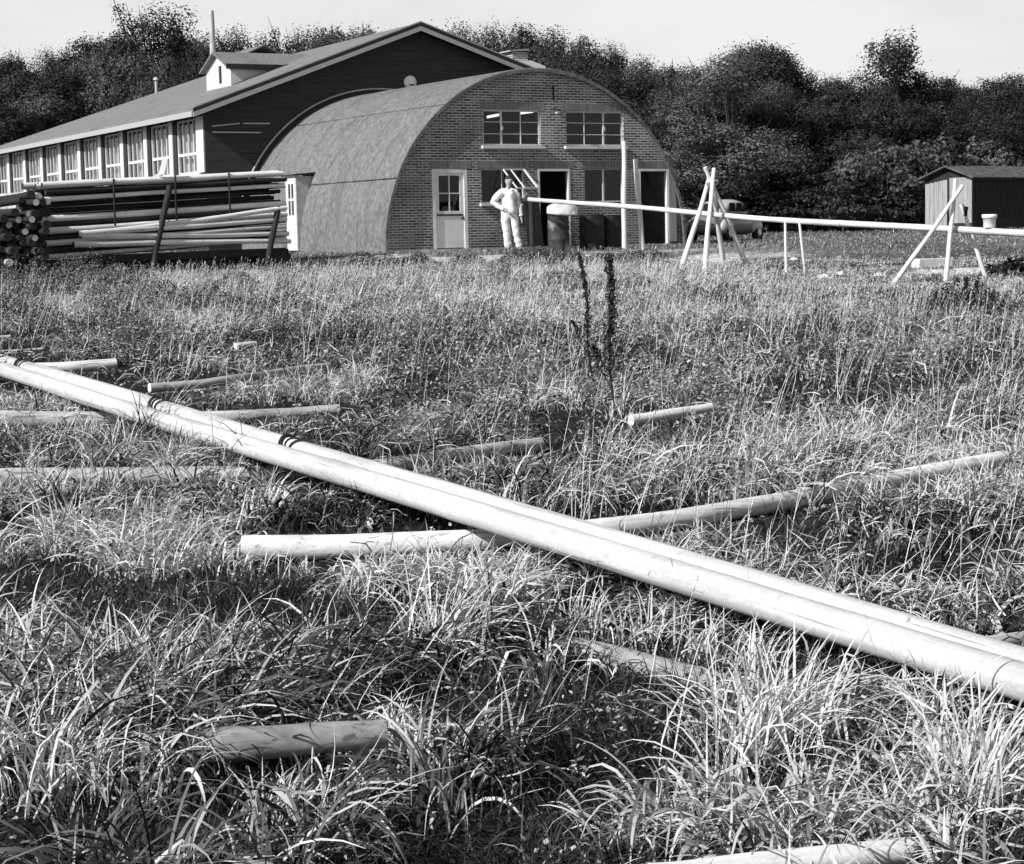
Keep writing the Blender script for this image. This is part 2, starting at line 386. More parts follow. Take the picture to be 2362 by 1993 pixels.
for x0, x1 in zip(xs[:-1], xs[1:]):
    if x1 - x0 < 1e-5: continue
    xm = (x0 + x1) / 2
    cuts = sorted([(o[1], o[3]) for o in OP.values() if o[0] - 1e-6 < xm < o[2] + 1e-6])
    z = 0.0
    for c0, c1 in cuts + [(None, None)]:
        if c0 is None:
            b.add([(x0, 0, z), (x1, 0, z), (x1, 0, arch(x1)), (x0, 0, arch(x0))], [(0, 1, 2, 3)])
            b.add([(x0, WT, z), (x1, WT, z), (x1, WT, arch(x1)), (x0, WT, arch(x0))], [(3, 2, 1, 0)])
        else:
            if c0 > z + 1e-4:
                b.add([(x0, 0, z), (x1, 0, z), (x1, 0, c0), (x0, 0, c0)], [(0, 1, 2, 3)])
                b.add([(x0, WT, z), (x1, WT, z), (x1, WT, c0), (x0, WT, c0)], [(3, 2, 1, 0)])
            z = c1
for (x0, z0, x1, z1) in OP.values():   # reveals
    b.add([(x0, 0, z0), (x0, WT, z0), (x0, WT, z1), (x0, 0, z1)], [(0, 1, 2, 3)])
    b.add([(x1, 0, z0), (x1, WT, z0), (x1, WT, z1), (x1, 0, z1)], [(3, 2, 1, 0)])
    b.add([(x0, 0, z1), (x1, 0, z1), (x1, WT, z1), (x0, WT, z1)], [(3, 2, 1, 0)])
    b.add([(x0, 0, z0), (x1, 0, z0), (x1, WT, z0), (x0, WT, z0)], [(0, 1, 2, 3)])
b.build('front_wall', MT['brick'], hut)
part(lambda b: b.box((-RAD - .02, -.012, -.45), (RAD + .02, .2, -.002)), 'plinth', MT['concrete'], hut)
b = MB(); n = 48
vs = [(RAD * math.sin(a), LEN, RAD * math.cos(a)) for a in np.linspace(-math.pi / 2, math.pi / 2, n)]
b.add(vs, [list(range(n))]); b.build('rear_wall', MT['inside'], hut)
part(lambda b: b.box((-RAD + .1, WT + .01, .0), (RAD - .1, LEN - .02, .03)), 'floor_slab', MT['inside'], hut)
# corrugated roof: the ribs run round the arch
na, nl = 72, 460
a = np.linspace(-math.pi / 2 - .02, math.pi / 2 + .02, na); yy = np.linspace(-.09, LEN + .05, nl)
A, Y = np.meshgrid(a, yy, indexing='ij')
lap = np.where(np.abs(A) < 1.155, .016, 0) + np.where(np.abs(A) < .64, .016, 0)
sheet = np.sin(np.floor((Y + .1) / .78) * 12.9) * .009
rr = RAD + .035 + .013 * np.sin(2 * np.pi * Y / .0765) + lap + sheet
V = np.stack([rr * np.sin(A), Y, rr * np.cos(A)], -1).reshape(-1, 3)
i, j = np.meshgrid(np.arange(na - 1), np.arange(nl - 1), indexing='ij'); k = (i * nl + j).ravel()
V2 = np.stack([(RAD + .0) * np.sin(A[:, [0, -1]]), Y[:, [0, -1]], (RAD + .0) * np.cos(A[:, [0, -1]])], -1).reshape(-1, 3)
Q = np.stack([k, k + 1, k + nl + 1, k + nl], -1)
base = len(V); i2 = np.arange(na - 1) * 2 + base
Qi = np.stack([i2, i2 + 2, i2 + 3, i2 + 1], -1)
Qf = np.stack([np.arange(na - 1) * nl, np.arange(1, na) * nl, i2 + 2, i2], -1)
ro = bpy.data.objects.new('roof', fast_mesh('roof', np.concatenate([V, V2]), np.concatenate([Q, Qi, Qf]), None, MT['corr'])); COL.objects.link(ro); ro.parent = hut
# dark lapped seams of the sheets and the dark rim of the end arch
def ridge(ang, w=.05):
    def f(b):
        pts = [((RAD + .062) * math.sin(ang), y, (RAD + .062) * math.cos(ang)) for y in np.linspace(-.08, LEN, 40)]
        b.tube(pts, [.010 + .014 * rnd.random() for _ in pts], 6)
    return f
part(ridge(-.66), 'seam_strip', MT['seam'], hut); part(ridge(-1.17), 'seam_strip', MT['seam'], hut)
def rim(b):
    A_ = np.linspace(-math.pi / 2, math.pi / 2, 64)
    for q0, q1 in zip(A_[:-1], A_[1:]):
        r0, r1 = RAD - .03, RAD + .052
        P = [(r * math.sin(q), y, r * math.cos(q)) for y in (-.115, -.093) for q in (q0, q1) for r in (r0, r1)]
        b.add(P, [(0, 1, 3, 2), (4, 6, 7, 5), (1, 5, 7, 3), (0, 2, 6, 4)])
part(rim, 'arch_rim', MT['corr'], hut)
# soldier-course lintels, windows, doors
def lintel(k, e=.12, h=.2):
    x0, z0, x1, z1 = OP[k]
    def f(b):
        n = int((x1 - x0 + 2 * e) / .075); w_ = (x1 - x0 + 2 * e) / n
        for q in range(n):
            b.box((x0 - e + q * w_ + .006, -.006 - .003 * rnd.random(), z1 + .012), (x0 - e + (q + 1) * w_ - .006, .0, z1 + h))
    part(f, 'lintel', MT['lintel'], hut)
for k in ('ul', 'ur', 'door', 'll', 'mid', 'lr', 'rt'): lintel(k)
def window(k, cols, thick=(), rows=3, fw=.035, sill=True, hinge=None):
    x0, z0, x1, z1 = OP[k]; y0, y1 = .05, .10
    def fr(b):
        b.box((x0, y0, z0), (x0 + fw, y1, z1)); b.box((x1 - fw, y0, z0), (x1, y1, z1))
        b.box((x0 + fw, y0, z1 - fw), (x1 - fw, y1, z1)); b.box((x0 + fw, y0, z0), (x1 - fw, y1, z0 + fw * 1.3))
        for i_, c in enumerate(cols):
            w_ = .026 if i_ in thick else .011
            b.box((x0 + c * (x1 - x0) - w_, y0 + .003, z0 + fw * 1.3), (x0 + c * (x1 - x0) + w_, y1 - .003, z1 - fw))
        for q in range(1, rows):
            zz = z0 + (z1 - z0) * q / rows; c = [0] + list(cols) + [1]
            for u0, u1 in zip(c[:-1], c[1:]):
                b.box((x0 + u0 * (x1 - x0) + fw, y0 + .008, zz - .009), (x0 + u1 * (x1 - x0) - fw, y1 - .008, zz + .009))
    wd = part(fr, 'window', MT['white'], hut)
    part(lambda b: b.add([(x0, .075, z0), (x1, .075, z0), (x1, .075, z1), (x0, .075, z1)], [(0, 1, 2, 3)]), 'pane', MT['glass'], wd)
    if sill: part(lambda b: b.box((x0 - .07, -.09, z0 - .075), (x1 + .07, .045, z0 - .002)), 'sill', MT['white'], wd)
    if hinge is not None: part(lambda b: b.box((x0 + hinge * (x1 - x0) - .035, .02, (z0 + z1) / 2 - .05), (x0 + hinge * (x1 - x0) + .035, .052, (z0 + z1) / 2 + .05)), 'catch', MT['white'], wd)
    return wd
window('ul', [.325, .665], (0,), 3, hinge=.325); window('ur', [.33, .665], (1,), 3, hinge=.665)
wl = window('ll', [.5], (), 1, .02)
window('lr', [.51], (0,), 1, .02, sill=False)
# top-hung sash standing open over the lower left window
def P_h(px, py, out):
    p = on_plane(px, py, HO - hw * out, hw) - HO; return Vector((p.dot(hu), -out, p.z))
S0, S1, S2, S3 = P_h(1161, 391, .03), P_h(1209, 391, .03), P_h(1241, 433, .55), P_h(1193, 434, .55)
def sash(b):
    for p, q, w_ in ((S0, S1, .035), (S1, S2, .06), (S2, S3, .03), (S3, S0, .03), (S0.lerp(S1, .36), S3.lerp(S2, .36), .025)):
        b.bar(p, q, w_, .03)
so_ = part(sash, 'open_sash', MT['white'], hut)
part(lambda b: b.tube([P_h(1215, 446, .5), P_h(1210, 452, .25), P_h(1199, 467, .06)], .012, 6), 'stay_rod', MT['white'], hut)
# pale stable door with a four-light window
x0, z0, x1, z1 = OP['door']
def dframe(b):
    b.box((x0 - .0, .0, 0), (x0 + .09, .1, z1)); b.box((x1 - .09, .0, 0), (x1, .1, z1)); b.box((x0 + .09, .0, z1 - .09), (x1 - .09, .1, z1))
df = part(dframe, 'door_frame', MT['doorpaint'], hut)
zl = z1 - 1.12; wx0, wx1, wz0, wz1 = x0 + .2, x1 - .2, z1 - 1.03, z1 - .16
def dleaf(b):
    b.box((x0 + .093, .03, .02), (x1 - .093, .07, zl)); b.box((x0 + .093, .03, zl + .012), (x1 - .093, .07, wz0))
    b.box((x0 + .093, .03, wz0), (wx0, .07, wz1)); b.box((wx1, .03, wz0), (x1 - .093, .07, wz1)); b.box((x0 + .093, .03, wz1), (x1 - .093, .07, z1 - .093))
dl = part(dleaf, 'door', MT['doorpaint'], hut)
part(lambda b: (b.box(((wx0 + wx1) / 2 - .014, .032, wz0), ((wx0 + wx1) / 2 + .014, .06, wz1)), b.box((wx0, .034, (wz0 + wz1) / 2 - .014), (wx1, .058, (wz0 + wz1) / 2 + .014))), 'glazing_bars', MT['white'], dl)
part(lambda b: b.add([(wx0, .05, wz0), (wx1, .05, wz0), (wx1, .05, wz1), (wx0, .05, wz1)], [(0, 1, 2, 3)]), 'pane', MT['glass'], dl)
part(lambda b: b.box((x0 + .13, .012, zl - .03), (x1 - .13, .029, zl + .004)), 'weather_bar', MT['tarwood'], dl)
part(lambda b: b.box((x1 - .16, .0, zl - .12), (x1 - .12, .029, zl - .06)), 'handle', MT['tarwood'], dl)
# two open doorways
for k, wj in (('mid', .055), ('rt', .06)):
    x0, z0, x1, z1 = OP[k]
    def of(b):
        b.box((x0, -.01, 0), (x0 + wj, .1, z1)); b.box((x1 - wj, -.01, 0), (x1, .1, z1)); b.box((x0 + wj, -.01, z1 - wj), (x1 - wj, .1, z1))
    part(of, 'door_frame', MT['white'], hut)
x0, z0, x1, z1 = OP['rt']
part(lambda b: b.box((x1 - .02, -.03, .05), (x1 + .22, -.005, z1)), 'door_edge', MT['board'], hut)
# wall lamp and the dark iron tie above it
sx, sz = fac(1278, 257)
def lamp(b):
    b.tube([(sx, .0, sz + .1), (sx, -.12, sz + .1), (sx, -.16, sz + .03)], .02, 8); b.lathe([(.02, .06), (.09, .02), (.1, 0)], 14, (sx, -.16, sz))
lm = part(lamp, 'wall_lamp', MT['tarwood'], hut); part(lambda b: b.ball((sx, -.16, sz - .02), .06), 'bulb', MT['enamel'], lm)
tx, tz0 = fac(1276, 231); tz1 = fac(1276, 196)[1]
part(lambda b: b.box((tx - .025, -.012, tz0), (tx + .025, 0, tz1)), 'wall_tie', MT['tarwood'], hut)
# porch of the side door on the left flank
pl_o = HO - hu * (RAD + .12)
def side(px, py):
    p = on_plane(px, py, pl_o, hu) - HO; return p.dot(hw), p.z
sy0, sy1 = sorted((side(661, 490)[0], side(683, 490)[0])); st = side(672, 407)[1]
X = -(RAD + .12)
def sdoor(b):
    pz0, pz1, pm = .95, st - .2, (.95 + st - .2) / 2; m_ = (sy0 + sy1) / 2
    b.box((X, sy0, .02), (X + .05, sy1, pz0)); b.box((X, sy0, pz1), (X + .05, sy1, st))
    for q0, q1 in ((sy0, sy0 + .14), (m_ - .03, m_ + .03), (sy1 - .14, sy1)): b.box((X, q0, pz0), (X + .05, q1, pz1))
    for q0, q1 in ((sy0 + .14, m_ - .03), (m_ + .03, sy1 - .14)): b.box((X, q0, pm - .03), (X + .05, q1, pm + .03))
sd = part(sdoor, 'side_door', MT['white'], hut)
part(lambda b: b.add([(X + .03, sy0, .9), (X + .03, sy1, .9), (X + .03, sy1, st - .15), (X + .03, sy0, st - .15)], [(0, 1, 2, 3)]), 'pane', MT['hole'], sd)
def cheek(b):
    for yq in (sy0 - .03, sy1):
        pts = [(X + .01, yq, 0), (X + .01, yq, st)] + [(-arch(z) + .02, yq, z) for z in np.linspace(st, 0, 12)]
        b.prism(pts, (0, .03, 0))
part(cheek, 'porch_cheek', MT['pipe'], hut)
part(lambda b: b.prism([(X - .08, sy0 - .1, st + .003), (X - .08, sy0 - .1, st + .05), (-arch(st + .1) + .1, sy0 - .1, st + .12), (-arch(st + .1) + .1, sy0 - .1, st + .06)], (0, sy1 - sy0 + .2, 0)), 'porch_roof', MT['tarwood'], hut)
# lit strip lamps inside the hut
emi = bpy.data.materials.new('lit_tube'); emi.use_nodes = True; eb = emi.node_tree.nodes['Principled BSDF']
eb.inputs['Emission Color'].default_value = (1, 1, 1, 1); eb.inputs['Emission Strength'].default_value = 1.3; eb.inputs['Base Color'].default_value = (.8, .8, .8, 1)
for (pa, pb, lb) in (((1124, 270), (1155, 264), 'lit strip lamp seen through left pane of the upper left window'), ((1200, 261), (1229, 257), 'lit strip lamp seen through right panes of the upper left window')):
    p = on_plane(*pa, HO + hw * 3.2, hw); q = on_plane(*pb, HO + hw * 3.2, hw)
    mb = MB(); mb.tube([p, q], .035, 8); tag(mb.build('strip_lamp', emi), lb, 'lamp', 'strip lamps inside the hut')

# ------------------------------------------------------------------ long hall behind the hut
AR = R(28)
au = Vector((math.cos(AR), math.sin(AR), 0)); aw = Vector((-math.sin(AR), math.cos(AR), 0))
rc = HO + hw * (LEN + .12)
_q = on_plane(473, 330, rc, hw); AO = Vector((_q.x, _q.y, 0)); AO.z = g(AO.x, AO.y) - .1
def gab(px, py):
    p = on_plane(px, py, AO, aw) - AO; return p.dot(au), p.z
EH = gab(473, 250)[1]; AX, AH = gab(957, 66)
RX = AX + 5.7; REH = AH - (AH - EH) * 5.7 / 7.2
HL = 24.0; HIP = 6.0
hall = thing('long_hall', 'long low hall with felt roof, dark gable and a row of tall windows', 'hall', AO, AR)
part(lambda b: b.prism([(0, .0, -.5), (RX, .0, -.5), (RX, .0, REH - .05), (AX, .0, AH - .05), (0, .0, EH - .05)], (0, .25, 0)), 'gable_wall', MT['gable'], hall)
lp_o = AO
def lw(px, py):
    p = on_plane(px, py, AO, au) - AO; return p.dot(aw), p.z
# jambs measured along the left wall
rights = [468, 398, 337, 281, 228, 182, 139, 99, 62, 26]
ys_ = [lw(x, 400)[0] for x in rights]
bay = (ys_[8] - ys_[0]) / 8
wz0, wz1 = lw(473, 397)[1], lw(473, 268)[1]
nb = 10
def lwall(b):
    b.box((0, .26, -.5), (.25, HL, wz0)); b.box((0, .26, wz1), (.25, HL, EH - .06))
    for q in range(nb + 1):
        y_ = .06 + q * bay
        b.box((0, max(.26, y_), wz0), (.25, min(HL, y_ + .62 if q else .62), wz1))
    b.box((0, .06 + nb * bay + .62, wz0), (.25, HL, wz1))
part(lwall, 'left_wall', MT['hallwall'], hall)
part(lambda b: (b.box((RX - .25, .26, -.5), (RX, HL, REH - .2)), b.box((.26, HL - .25, -.5), (RX - .26, HL - .01, min(EH, REH) - .2))), 'back_wall', MT['hallwall'], hall)
for q in range(nb):
    y0 = .06 + q * bay + .62; y1 = .06 + (q + 1) * bay
    def wf(b):
        f = .05
        b.box((.04, y0, wz0), (.12, y0 + f, wz1)); b.box((.04, y1 - f, wz0), (.12, y1, wz1)); b.box((.04, y0 + f, wz0), (.12, y1 - f, wz0 + f)); b.box((.04, y0 + f, wz1 - f), (.12, y1 - f, wz1))
        b.box((.035, y0 + f, wz0 + (wz1 - wz0) * .36 - .04), (.115, y1 - f, wz0 + (wz1 - wz0) * .36 + .04))
        for c in (.25, .5, .75):
            for q0, q1 in ((wz0 + f, wz0 + (wz1 - wz0) * .36 - .04), (wz0 + (wz1 - wz0) * .36 + .04, wz1 - f)):
                b.box((.05, y0 + c * (y1 - y0) - .022, q0), (.11, y0 + c * (y1 - y0) + .022, q1))
    wd = part(wf, 'window', MT['white'], hall)
    part(lambda b: b.add([(.08, y0, wz0), (.08, y1, wz0), (.08, y1, wz1), (.08, y0, wz1)], [(0, 3, 2, 1)]), 'pane', MT['glass'], wd)
    def cu(b):
        ys2 = np.linspace(y0, y1, 41); P = [(.3 + .03 * math.sin(t * 17 + q), t) for t in ys2]
        for (xa, ya), (xb, yb) in zip(P[:-1], P[1:]): b.add([(xa, ya, wz0), (xb, yb, wz0), (xb, yb, wz1 - .25), (xa, ya, wz1 - .25)], [(0, 1, 2, 3)], True)
    part(cu, 'curtain', MT['curtain'], wd)
    part(lambda b: b.box((-.03, y0 - (.33 if q else .61), wz0 - .0), (-.002, y0 - .004, wz1 + .02)), 'window_post', MT['white'], hall)
    part(lambda b: b.box((-.07, y0 - .3, wz0 - .08), (-.002, y1 + .0, wz0 - .01)), 'sill', MT['white'], wd)
# roof slabs with an overhang and a hipped far end
OV, GO = .45, .38; sl_ = (AH - EH) / AX; sr_ = (AH - REH) / (RX - AX); TH = .12
zl_ = EH - OV * sl_; zr_ = REH - OV * sr_
def roofp(b):
    P0, P1 = (-OV, -GO, zl_ + .02), (AX, -GO, AH + .02); P2, P3 = (AX, HL - HIP, AH + .02), (-OV, HL + OV, zl_ + .02)
    P4, P5 = (RX + OV, -GO, zr_ + .02), (RX + OV, HL + OV, zr_ + .02)
    T = [P0, P1, P2, P3, P4, P5]; n = 6
    b.add(T + [(x, y, z + TH) for x, y, z in T], [(6, 9, 8, 7)[::1], (7, 8, 11, 10), (8, 9, 11), (0, 1, 2, 3), (1, 4, 5, 2), (2, 5, 3),
        (0, 6, 7, 1), (1, 7, 10, 4), (0, 3, 9, 6), (4, 10, 11, 5), (3, 5, 11, 9)])
part(roofp, 'roof', MT['felt'], hall)
def rake(off, w_, y_):
    def f(b):
        for (xa, za, xb, zb) in ((-OV, zl_, AX, AH), (AX, AH, RX + OV, zr_)):
            b.prism([(xa, y_, za + off), (xb, y_, zb + off), (xb, y_, zb + off + w_), (xa, y_, za + off + w_)], (0, .035, 0))
    return f
part(rake(-.10, .13, -GO - .04), 'bargeboard', MT['trim'], hall); part(rake(.145, .035, -GO - .03), 'verge_strip', MT['trim'], hall)
part(rake(.035, .105, -GO - .035), 'verge_board', MT['tarwood'], hall)
part(lambda b: b.box((-OV - .04, -GO, zl_ - .09), (-OV - .002, HL + OV, zl_ + .06)), 'eaves_board', MT['trim'], hall)
# things on the gable
gx, gzz = gab(944, 190)
def glamp(b):
    b.tube([(gx, -.02, gzz), (gx, -.1, gzz)], [.19, .19], 24); b.ball((gx, -.1, gzz), (.185, .07, .185))
gl_ = part(glamp, 'gable_lamp', MT['enamel'], hall)
part(lambda b: b.box((gx - .075, -.19, gzz - .10), (gx + .075, -.12, gzz - .07)), 'slot', MT['hole'], gl_)
for (xa, ya, xb, yb) in ((489, 291, 552, 285), (489, 305, 600, 306), (560, 285, 622, 285)):
    p, q = gab(xa, ya), gab(xb, yb)
    part(lambda b: b.tube([(p[0], -.03, p[1]), (q[0], -.03, q[1])], .022, 6), 'conduit', MT['cable'], hall)
def flash(b):
    lo = [AO.x, AO.y]
    pts = []
    for t in np.linspace(-1.5, .35, 40):
        wp = HO + hu * ((RAD + .22) * math.sin(t)) + hw * (LEN + .1) + Vector((0, 0, (RAD + .22) * math.cos(t)))
        d = wp - AO; pts.append((d.dot(au), min(d.dot(aw), -.03), d.z))
    b.tube(pts, .03, 6)
part(flash, 'flashing', MT['pipe'], hall)
# left roof plane
rn = (au * -sl_ + Vector((0, 0, 1))).normalized(); ro_ = AO + Vector((0, 0, EH + TH + .02))
def roofpt(px, py):
    p = on_plane(px, py, ro_, rn) - AO; return Vector((p.dot(au), p.dot(aw), p.z))
# dormer
c0 = roofpt(533, 197); c1 = roofpt(489, 204)
dx = c0.x; dy0, dy1 = c0.y, max(c0.y + 1.5, min(c1.y, c0.y + 2.2)); dz = c0.z
deh = dz + .64; dpk = dz + 1.0; dm = (dy0 + dy1) / 2
def rz_(x): return EH + TH + .02 + sl_ * x
xe = dx + (deh - dz) / sl_; xp = dx + (dpk - dz) / sl_
wa, wb_ = dm - .30, dm - .02
def dface(b):
    f = lambda y: deh + (dpk - deh) * (1 - abs(y - dm) / (dm - dy0))
    wz_0, wz_1 = dz + .12, dz + .66
    for ya, yb in ((dy0, wa), (wb_, dm), (dm, dy1)):
        b.prism([(dx, ya, dz - .1), (dx, yb, dz - .1), (dx, yb, f(yb)), (dx, ya, f(ya))], (.06, 0, 0))
    b.box((dx, wa, dz - .1), (dx + .06, wb_, wz_0)); b.prism([(dx, wa, wz_1), (dx, wb_, wz_1), (dx, wb_, f(wb_)), (dx, wa, f(wa))], (.06, 0, 0))
    for y_ in (dy0, dy1 - .05): b.prism([(dx + .061, y_, dz - .05), (dx + .061, y_, deh), (xe, y_, deh), (xe, y_, deh - .04)], (0, .05, 0))
dor = part(dface, 'dormer', MT['white'], hall)
part(lambda b: b.box((dx + .04, wa, dz + .1), (dx + .05, wb_, dz + .7)), 'opening', MT['hole'], dor)
def droof(b):
    for s in (-1, 1):
        y_e = dm + s * (dm - dy0 + .14); ze = deh - .12
        P = [(dx - .18, y_e, ze), (dx - .18, dm, dpk + .04), (xp + .3, dm, dpk + .04), (xe + .1, y_e, ze)]
        b.add(P + [(x, y, z + .06) for x, y, z in P], [(0, 1, 2, 3), (4, 7, 6, 5), (0, 4, 5, 1), (0, 3, 7, 4), (3, 2, 6, 7)])
part(droof, 'dormer_roof', MT['felt'], dor)
part(lambda b: b.prism([(dx - .19, dy0 - .16, deh - .16), (dx - .19, dy0 - .16, deh + .0), (xe + .1, dy0 - .16, deh + .0), (xe + .1, dy0 - .16, deh - .16)], (0, .03, 0)), 'dormer_fascia', MT['tarwood'], dor)
part(lambda b: b.prism([(dx + .02, dy0 - .02, rz_(dx + .02) + .005), (xe, dy0 - .02, rz_(xe) + .005), (xe, dy0 - .02, rz_(xe) + .02), (dx + .02, dy0 - .02, rz_(dx) + .02)], (0, -.3, 0)), 'dark_roof_strip', MT['tarwood'], dor)  # dark strip on the roof along the near side of the dormer
# flue, vent pipe, ridge vent and brick chimney
c = roofpt(493, 178); zt = c.z + (178 - 29) * (AO + au * c.x + aw * c.y).y / FPX
def flue(b): b.tube([(c.x, c.y, c.z - .1), (c.x, c.y, c.z + 1.2), (c.x, c.y, zt)], [.105, .105, .085], 14); b.tube([(c.x, c.y, zt - .75), (c.x, c.y, zt - .71)], .1, 14)
part(flue, 'flue', MT['pipe'], hall)
c2 = roofpt(361, 214); z2 = c2.z + 36 * (AO + au * c2.x + aw * c2.y).y / FPX
def vent(b): b.tube([(c2.x, c2.y, c2.z - .1), (c2.x, c2.y, z2 - .12)], .055, 10); b.lathe([(.12, 0), (.10, .05), (.02, .11)], 12, (c2.x, c2.y, z2 - .12))
part(vent, 'vent_pipe', MT['pipe'], hall)
rp = on_plane(571, 140, AO + au * AX, au) - AO; ry = rp.dot(aw)
rb = part(lambda b: b.box((AX - .35, ry - 1.4, AH - .1), (AX + .35, ry + 1.4, AH + .32)), 'ridge_vent', MT['tarwood'], hall)
def rvr(b):
    for s in (-1, 1):
        P = [(AX, ry - 1.7, AH + .66), (AX, ry + 1.7, AH + .66), (AX + s * .7, ry + 1.7, AH + .34), (AX + s * .7, ry - 1.7, AH + .34)]
        b.add(P + [(x, y, z + .04) for x, y, z in P], [(0, 1, 2, 3), (4, 7, 6, 5), (2, 3, 7, 6), (0, 3, 7, 4), (1, 2, 6, 5)])
part(rvr, 'vent_roof', MT['felt'], rb)
ck = on_plane(1190, 140, AO + aw * 1.6, aw) - AO; cx_, ch_ = ck.dot(au), ck.z
cyb, s_ = 1.6, 60.0 / FPX
chm = part(lambda b: b.box((cx_ - .24, cyb - .25, ch_ - 1.2), (cx_ + .28, cyb + .35, ch_ + .24)), 'chimney', MT['brick'], hall)
part(lambda b: b.prism([(cx_ - .36, cyb - .3, ch_ + .25), (cx_ + .3, cyb - .3, ch_ + .30), (cx_ + .3, cyb - .3, ch_ + .35), (cx_ - .36, cyb - .3, ch_ + .29)], (0, .7, 0)), 'chimney_cap', MT['trim'], chm)
part(lambda b: b.prism([(cx_ - .2, cyb - .35, ch_ - .5), (cx_ + .85, cyb - .35, ch_ - .5), (cx_ + .85, cyb - .35, ch_ - .18), (cx_ + .35, cyb - .35, ch_ - .02), (cx_ - .2, cyb - .35, ch_ - .02)], (0, .08, 0)), 'chimney_apron', MT['enamel'], chm)

# pale strip of concrete along the foot of the brick wall
mb = MB()
for s0, s1 in zip(np.linspace(-4.5, 5.0, 21)[:-1], np.linspace(-4.5, 5.0, 21)[1:]):
    p = [HO + hu * s + hw * -y_ for s, y_ in ((s0, .0), (s1, .0), (s1, .8), (s0, .8))]
    for q in p: q.z = HG + .0
    mb.prism([tuple(q - Vector((0, 0, .25))) for q in p], (0, 0, .15))
tag(mb.build('path', MT['concrete']), kind='structure')
# ------------------------------------------------------------------ logs, masts, racks
def wob(p, q, n, amp, seed, sag=0.0):
    r_ = random.Random(seed); p = Vector(p); q = Vector(q); out = []
    ph = [r_.random() * 6.28 for _ in range(4)]
    for i in range(n):
        t = i / (n - 1); v = p.lerp(q, t)
        v.z += amp * .5 * math.sin(5.3 * t + ph[0]) + amp * .25 * math.sin(13 * t + ph[1]) - sag * math.sin(math.pi * t)
        v.x += amp * .4 * math.sin(4.1 * t + ph[2]) + amp * .2 * math.sin(11 * t + ph[3]); out.append(v)
    return out
def radii(n, r0, r1, seed, k=.04):
    r_ = random.Random(seed); return [(r0 + (r1 - r0) * i / (n - 1)) * (1 + k * (r_.random() - .5) * 2) for i in range(n)]
SUNNY = []
CLEAR = []      # (points, clear line-of-sight to this log from the photographer's side)

def localize(o, p0, p1):
    """puts the object's own x axis along the timber, so that its grain runs lengthwise"""
    x = (p1 - p0).normalized(); y = Vector((0, 0, 1)).cross(x).normalized(); z = x.cross(y); Mx = Matrix.Identity(4)
    for i in range(3): Mx[i][0] = x[i]; Mx[i][1] = y[i]; Mx[i][2] = z[i]; Mx[i][3] = p0[i]
    o.data.transform(Mx.inverted()); o.matrix_world = Mx; return o
# pair of long masts lying across the bearer logs
mA0, mA1 = at(2362, 1577, 6.4), at(0, 851, 20.2)
md = (mA1 - mA0).normalized()
front = [mA0 - md * 1.6, mA1 + md * 3.0]
side_ = Vector((md.y, -md.x, 0)).normalized()      # away from the viewer, to the right and back
def mast(p0, p1, r0, r1, seed, label):
    n = 60; pts = wob(p0, p1, n, .018, seed); rad = radii(n, r0, r1, seed, .02)
    mb = MB(); mb.tube(pts, rad, 20, True, 0, 1)
    o = mb.build('mast', [MT['mast'], MT['cut']]); localize(o, pts[0], pts[-1]); tag(o, label, 'mast', 'pair of long peeled masts in the grass'); return pts, rad
ptsB, radB = mast(front[0], front[1], .066, .078, 3, 'nearer of two long pale masts lying side by side diagonally across the grass')
off = side_ * .133 + Vector((0, 0, .020))
far_p = [front[0] + off, front[1] + side_ * .156 + Vector((0, 0, .02))]
ptsA, radA = mast(far_p[0], far_p[1], .066, .078, 5, 'farther of two long pale masts lying side by side, with dark ties on it')
CLEAR.append((ptsB, .085, .0))
# dark ties round the farther mast
def tie_at(px):
    best = min(range(len(ptsA)), key=lambda i: abs((CX + FPX * (ptsA[i] - EYE).dot(CR) / (ptsA[i] - EYE).dot(_F)) - px)); return best
for px, lb in ((52, 'dark wire tie round the masts at the left edge of the photo'), (662, 'dark frayed rope ties wound round the farther mast'), (385, 'dark tie across the masts where tall grass grows over them')):
    mb = MB(); i = tie_at(px); c = ptsA[i]; t = (ptsA[i + 1] - ptsA[i - 1]).normalized(); a_ = t.cross(Vector((0, 0, 1))).normalized(); u_ = a_.cross(t)
    for dlt in (-.16, -.05, .09, .17):
        r_ = radA[i] + .006; cc = c + t * dlt
        ring = [cc + t * (.07 * math.sin(th + dlt * 9)) + (a_ * math.cos(th) + u_ * math.sin(th)) * r_ for th in np.linspace(0, 2 * math.pi, 19)]
        mb.tube(ring, .006 + .006 * rnd.random(), 6)
    tag(mb.build('rope_tie', MT['rubbish']), lb, 'rope')

